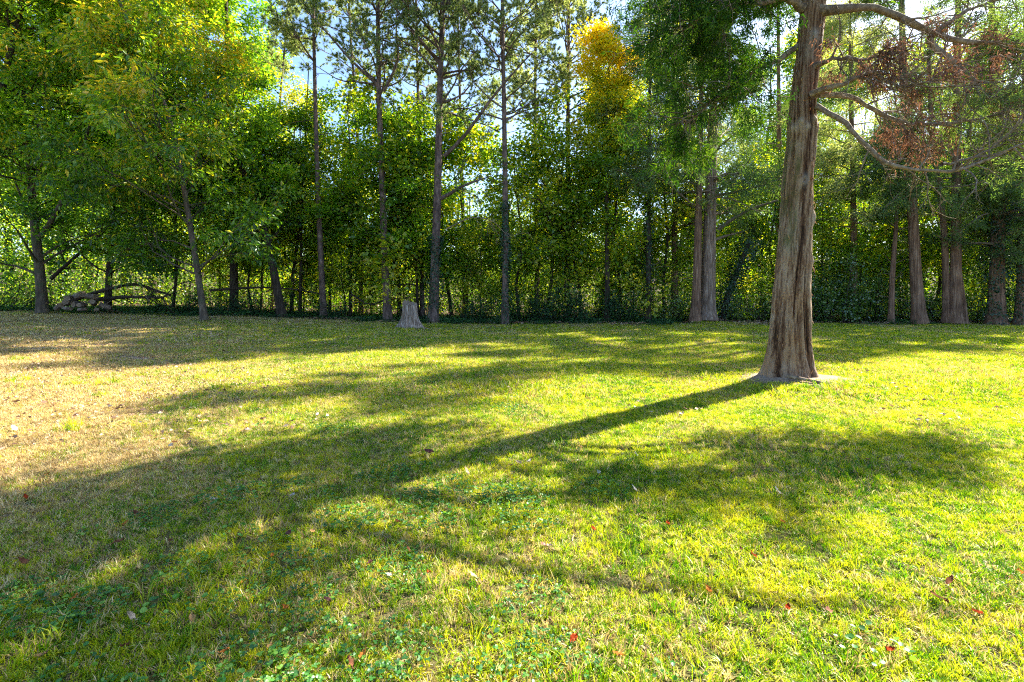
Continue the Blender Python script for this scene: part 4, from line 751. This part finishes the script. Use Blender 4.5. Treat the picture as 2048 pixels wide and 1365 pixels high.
B_log = barkmat('log_bark', (.05, .035, .028), (.17, .13, .105), (.36, .30, .26), sxy=8, sz=8, bump=.8)
for i, (px, py, L, r_, az, ti, lab) in enumerate([
    (122, 614, .55, .14, 60, 20, 'small slanting log at the left foot of the log pile'), (135, 606, .5, .17, 20, 10, 'stubby log second from the left in the bottom row of the pile'),
    (151, 609, .5, .17, -10, 0, 'round-ended log low in the middle of the log pile'), (168, 610, .45, .13, 5, 0, 'pale small round log low in the pile, right of the middle'),
    (186, 606, .6, .16, 30, 12, 'thick log low at the right of the pile'), (206, 613, .55, .15, -50, 25, 'grey split log at the right foot of the pile'),
    (143, 596, .5, .16, 15, -8, 'log in the second row of the pile at its left'), (160, 591, .55, .20, 70, 14, 'dark blocky log on the top left of the pile'),
    (176, 593, .75, .17, 80, -4, 'long log lying across the top right of the pile'), (140, 617, .4, .11, 85, 0, 'small log lying in front of the pile at the left'),
    (165, 619, .45, .10, 95, 5, 'thin log lying in front of the pile in the middle'), (190, 619, .35, .11, 30, 0, 'small log lying in front of the pile at the right')]):
    log(px, py, L, r_, az, ti, lab, i)
def stick(pts, r0, r1, label, name='stick', mat=None, cat='branch', side=0, seed=0, grp=None):
    P = np.array([wp(*q) for q in pts]); r = thing(name, P[0], label, cat, grp); W_ = Wood(); A = resample(P-P[0], 14)[None]; W_.add(A, r0, r1, 7); W_.build('stem', mat or B_twig, r)
    if side:
        rng = np.random.RandomState(seed); p2, t2, s2, d2 = children(A, side, .2, 1, .5, 1.2, rng=rng); W_ = Wood(); P2 = paths(s2, d2, rng.uniform(.3, 1.4, side), 6, .2, 0, rng); W_.add(P2, r1*.7, .006, 5)
        p3, t3, s3, d3 = children(P2, 4, .2, 1, .5, 1.2, rng=rng); W_.add(paths(s3, d3, rng.uniform(.2, .6, len(s3)), 4, .2, 0, rng), .007, .003, 3); W_.build('twigs', mat or B_twig, r)
    return r
stick([(205, 618, 23.3), (215, 606, 23.3), (222, 602, 23.3)], .018, .01, 'pale bent stick leaning at the right end of the log pile')
stick([(155, 588, 23.3), (164, 580, 23.3)], .02, .014, 'short pale stick poking up from the top of the log pile')
stick([(166, 602, 23.2), (176, 605, 23.2)], .02, .014, 'short pale stick lying across the front of the log pile')
stick([(105, 602, 23.3), (116, 616, 23.2)], .014, .008, 'thin stick slanting at the left end of the log pile')
stick([(288, 588, 24), (300, 604, 23.9)], .022, .014, 'pale broken stick standing between the log pile and the hickory')
stick([(-10, 564, 23.6), (16, 568, 23.4)], .03, .02, 'pale broken branch at the left edge of the picture')
stick([(120, 612, 24.6), (180, 588, 24.5), (235, 574, 24.4), (272, 566, 24.3), (300, 578, 24.2), (345, 592, 24)], .11, .05, 'thick dark fallen bough arching right of the log pile', 'fallen_bough', B_dark, 'branch', 14, 3)
stick([(190, 600, 24.9), (250, 594, 24.6), (330, 596, 24.2)], .11, .05, 'lower dark fallen bough right of the log pile', 'fallen_bough', B_dark, 'branch', 10, 4)
stick([(415, 582, 25.4), (470, 577, 25.6), (540, 575, 25.8), (600, 580, 26), (650, 590, 26)], .07, .025, 'long horizontal fallen limb behind the leaning hickory', 'fallen_limb', B_dark, 'branch', 10, 5)
stick([(100, 560, 25.2), (150, 515, 25), (190, 480, 24.8), (215, 455, 24.6)], .10, .05, 'slanting dark limb above the log pile', 'fallen_limb', B_dark, 'branch', 6, 6)
stick([(700, 588, 26), (740, 612, 25.8), (770, 600, 25.8), (830, 594, 26)], .06, .02, 'low dark limb crossing behind the stump', 'fallen_limb', B_dark, 'branch', 8, 7)
stick([(890, 460, 24.2), (940, 434, 24), (985, 440, 23.8), (1020, 478, 23.6)], .035, .012, 'pale bare dead branch hanging between the two middle pines', 'dead_branch', B_twig, 'branch', 12, 8)

# ------------------------------------------------------------------ fallen leaves lying on the lawn
LC = dict(white=(.62, .56, .50), beige=(.46, .36, .26), tan=(.40, .24, .10), orange=(.46, .17, .04), red=(.30, .045, .015), brown=(.16, .07, .04), plum=(.13, .06, .06), green=(.42, .46, .25), pink=(.45, .22, .18), yellow=(.6, .4, .05))
LM_ = {}
for k, c_ in LC.items():
    m, t = newmat('fallen_leaf_'+k); l = t.links.new; n_ = N(t, 'ShaderNodeTexNoise', i_Scale=30., i_Detail=4.); tc = N(t, 'ShaderNodeTexCoord'); l(tc.outputs['Object'], n_.inputs[0])
    r = ramp(t, [(.35, tuple(v*.6 for v in c_)), (.65, tuple(min(1, v*1.15) for v in c_))]); l(n_.outputs[0], r.inputs[0]); d_ = N(t, 'ShaderNodeBsdfDiffuse'); q = N(t, 'ShaderNodeBsdfTranslucent'); l(r.outputs[0], d_.inputs[0]); l(r.outputs[0], q.inputs[0])
    s = N(t, 'ShaderNodeMixShader'); s.inputs[0].default_value = .25; l(d_.outputs[0], s.inputs[1]); l(q.outputs[0], s.inputs[2]); o = N(t, 'ShaderNodeOutputMaterial'); l(s.outputs[0], o.inputs[0]); LM_[k] = m
def leafgeo(L, Wd, curl, seed):
    rng = np.random.RandomState(seed); K = 9; u = np.linspace(0, 1, K); prof = np.sin(u**.85*math.pi)**.8*(1+.15*np.sin(u*19+seed)); prof[0] = .03; prof[-1] = .02
    rows_ = []
    for k in range(K):
        for sgn in (-1, -.5, 0, .5, 1):
            x = sgn*prof[k]*Wd/2; z = abs(sgn)**1.5*Wd*.28*curl+.22*L*curl*(u[k]-.5)**2*2+.004*rng.randn(); rows_.append((x, (u[k]-.5)*L+.02*L*rng.randn()*abs(sgn), z))
    for k in range(2): pass
    V = np.array(rows_); Q = np.array([[k*5+s, k*5+s+1, (k+1)*5+s+1, (k+1)*5+s] for k in range(K-1) for s in range(4)])
    n = len(V); stem = np.array([(-.0018, -.5*L, 0), (.0018, -.5*L, 0), (.0012, -.72*L, .008), (-.0012, -.72*L, .008)]); V = np.concatenate([V, stem]); Q = np.concatenate([Q, [[n, n+1, n+2, n+3]]])
    return V, Q
LV = [(428, 1010, .075, 'white', 'pale grey leaf in the big shadow at the left'), (585, 1002, .095, 'white', 'long whitish leaf in the shadow right of the pale grey one'), (262, 1255, .055, 'beige', 'beige leaf standing on edge at lower left'),
 (385, 1256, .06, 'tan', 'tan orange leaf in the sun at lower left'), (570, 1232, .04, 'orange', 'small orange leaf left of the thin tree shadow'), (655, 1216, .045, 'plum', 'dark plum leaf in the thin tree shadow'),
 (933, 955, .08, 'beige', 'tan leaf standing up at the shadow edge near the middle'), (1038, 935, .06, 'beige', 'left beige leaf of a close trio near the middle'), (1058, 932, .07, 'white', 'right pale leaf of a close trio near the middle'), (1021, 940, .05, 'tan', 'tan leaf at the left end of the close trio'),
 (1198, 955, .06, 'white', 'white leaf on sunny grass right of the trio'), (1272, 920, .06, 'white', 'white leaf at the edge of the shade left of the big cedar shadow'), (1268, 990, .06, 'white', 'pale leaf below the white shade-edge leaf'),
 (948, 1168, .07, 'green', 'pale green leaf with a long stalk at lower middle'), (1087, 1103, .05, 'pink', 'left pinkish leaf of a pair at lower middle'), (1098, 1105, .045, 'beige', 'right beige leaf of the pair at lower middle'),
 (1187, 1070, .05, 'red', 'red brown leaf on sunny grass right of the middle'), (1336, 1060, .05, 'red', 'small red leaf left of the brightest red leaf'), (1417, 1196, .05, 'orange', 'orange red leaf at lower right of the middle'),
 (1506, 1128, .06, 'red', 'bright red leaf standing on sunny grass, largest of the red ones'), (1482, 1112, .035, 'brown', 'small brown leaf just left of the bright red leaf'), (1576, 1232, .045, 'red', 'red leaf below and right of the bright red one'),
 (1657, 1243, .05, 'pink', 'pinkish leaf on edge right of the lower red leaf'), (1147, 1297, .06, 'red', 'dark red leaf in the tall grass at the bottom'), (1235, 1328, .05, 'orange', 'orange leaf at the bottom right of the tall grass'),
 (1781, 1320, .05, 'red', 'red leaf near the bottom right'), (1955, 1242, .06, 'red', 'red brown leaf at the far right bottom'), (1900, 1178, .09, 'brown', 'long dark brown leaf at the right, upper of two'), (1878, 1212, .09, 'brown', 'long dark brown leaf at the right, lower of two'),
 (2040, 1163, .05, 'orange', 'orange leaf at the right edge'), (1735, 928, .07, 'pink', 'pink leaf in the shade right of the big cedar'), (1555, 996, .07, 'white', 'white leaf at the lower edge of the right-hand shade'),
 (858, 914, .12, 'plum', 'large dark curled leaf in the trunk shadow'), (822, 916, .06, 'tan', 'tan leaf just left of the large curled one'), (740, 1140, .06, 'plum', 'plum leaf at the corner of the big shadow'),
 (795, 1055, .05, 'brown', 'brown leaf in the shadow below the middle'), (817, 1117, .05, 'brown', 'brown leaf standing at the shadow edge'), (886, 1070, .04, 'yellow', 'yellow leaf on sunny grass at the middle'), (780, 1168, .05, 'white', 'white curled leaf below the big shadow'),
 (857, 1160, .035, 'red', 'small red leaf right of the white curled one'), (624, 1076, .05, 'tan', 'tan leaf at the right end of the clover shade'), (577, 1080, .055, 'plum', 'plum leaf in the clover shade'), (250, 1060, .055, 'orange', 'orange tan leaf at the upper left of the big shadow'),
 (272, 1038, .055, 'brown', 'brown leaf just above the orange tan one'), (235, 1098, .07, 'brown', 'long brown leaf in the shade at the left'), (340, 1095, .05, 'brown', 'brown leaf beside the clover patch'), (45, 1142, .07, 'brown', 'brown leaf near the left edge'),
 (95, 958, .05, 'orange', 'orange leaf on dry grass at the left'), (51, 1008, .05, 'red', 'reddish leaf on dry grass near the left edge'), (350, 893, .06, 'brown', 'brown leaf on dry grass'), (495, 868, .08, 'white', 'white leaf on dry grass at upper left'),
 (400, 850, .07, 'beige', 'beige leaf on dry grass left of the white one'), (28, 866, .10, 'white', 'white leaf on dry grass at the left edge'), (487, 1180, .035, 'orange', 'orange leaf in the lit patch inside the shadow'), (545, 1125, .04, 'orange', 'small orange leaf at the top of the lit patch'),
 (148, 1212, .04, 'orange', 'small orange leaf in the lower left shade'), (85, 1330, .05, 'tan', 'tan leaf in the lower left corner'), (248, 1312, .04, 'brown', 'brown curled leaf at lower left bottom'), (540, 1312, .04, 'tan', 'tan leaf at the bottom left of the thin shadow'), (450, 1322, .04, 'orange', 'orange tinted leaf at the bottom left'),
 (1160, 902, .05, 'tan', 'tan leaf in the shade above the trio'), (1565, 1055, .04, 'orange', 'tiny orange leaf at the right of the middle'), (725, 1330, .05, 'orange', 'orange leaf at the bottom left of the middle'), (700, 1350, .05, 'brown', 'brown leaf at the bottom edge')]
for i, (px, py_, L, ck, lab) in enumerate(LV):
    g = gpix(px, py_); L *= .88; Vv, Qq = leafgeo(L, L*(.38 if 'long' in lab else .55), (.9 if 'curled' in lab else .45), i); o = obj('fallen_leaf', mesh_np('fallen_leaf', Vv, Qq, LM_[ck], smooth=True))
    ra = np.random.RandomState(i+500); ex = .9 if ('edge' in lab or 'standing' in lab) else ra.uniform(-.3, .35)
    o.location = (g[0], g[1], g[2]+.042+(.012 if abs(ex) > .8 else 0)); o.rotation_euler = (ex, ra.uniform(-.3, .3), ra.rand()*6.28 if abs(ex) < .8 else ra.uniform(1, 2)); tag(o, lab, 'leaf', 'fallen leaves on the lawn')
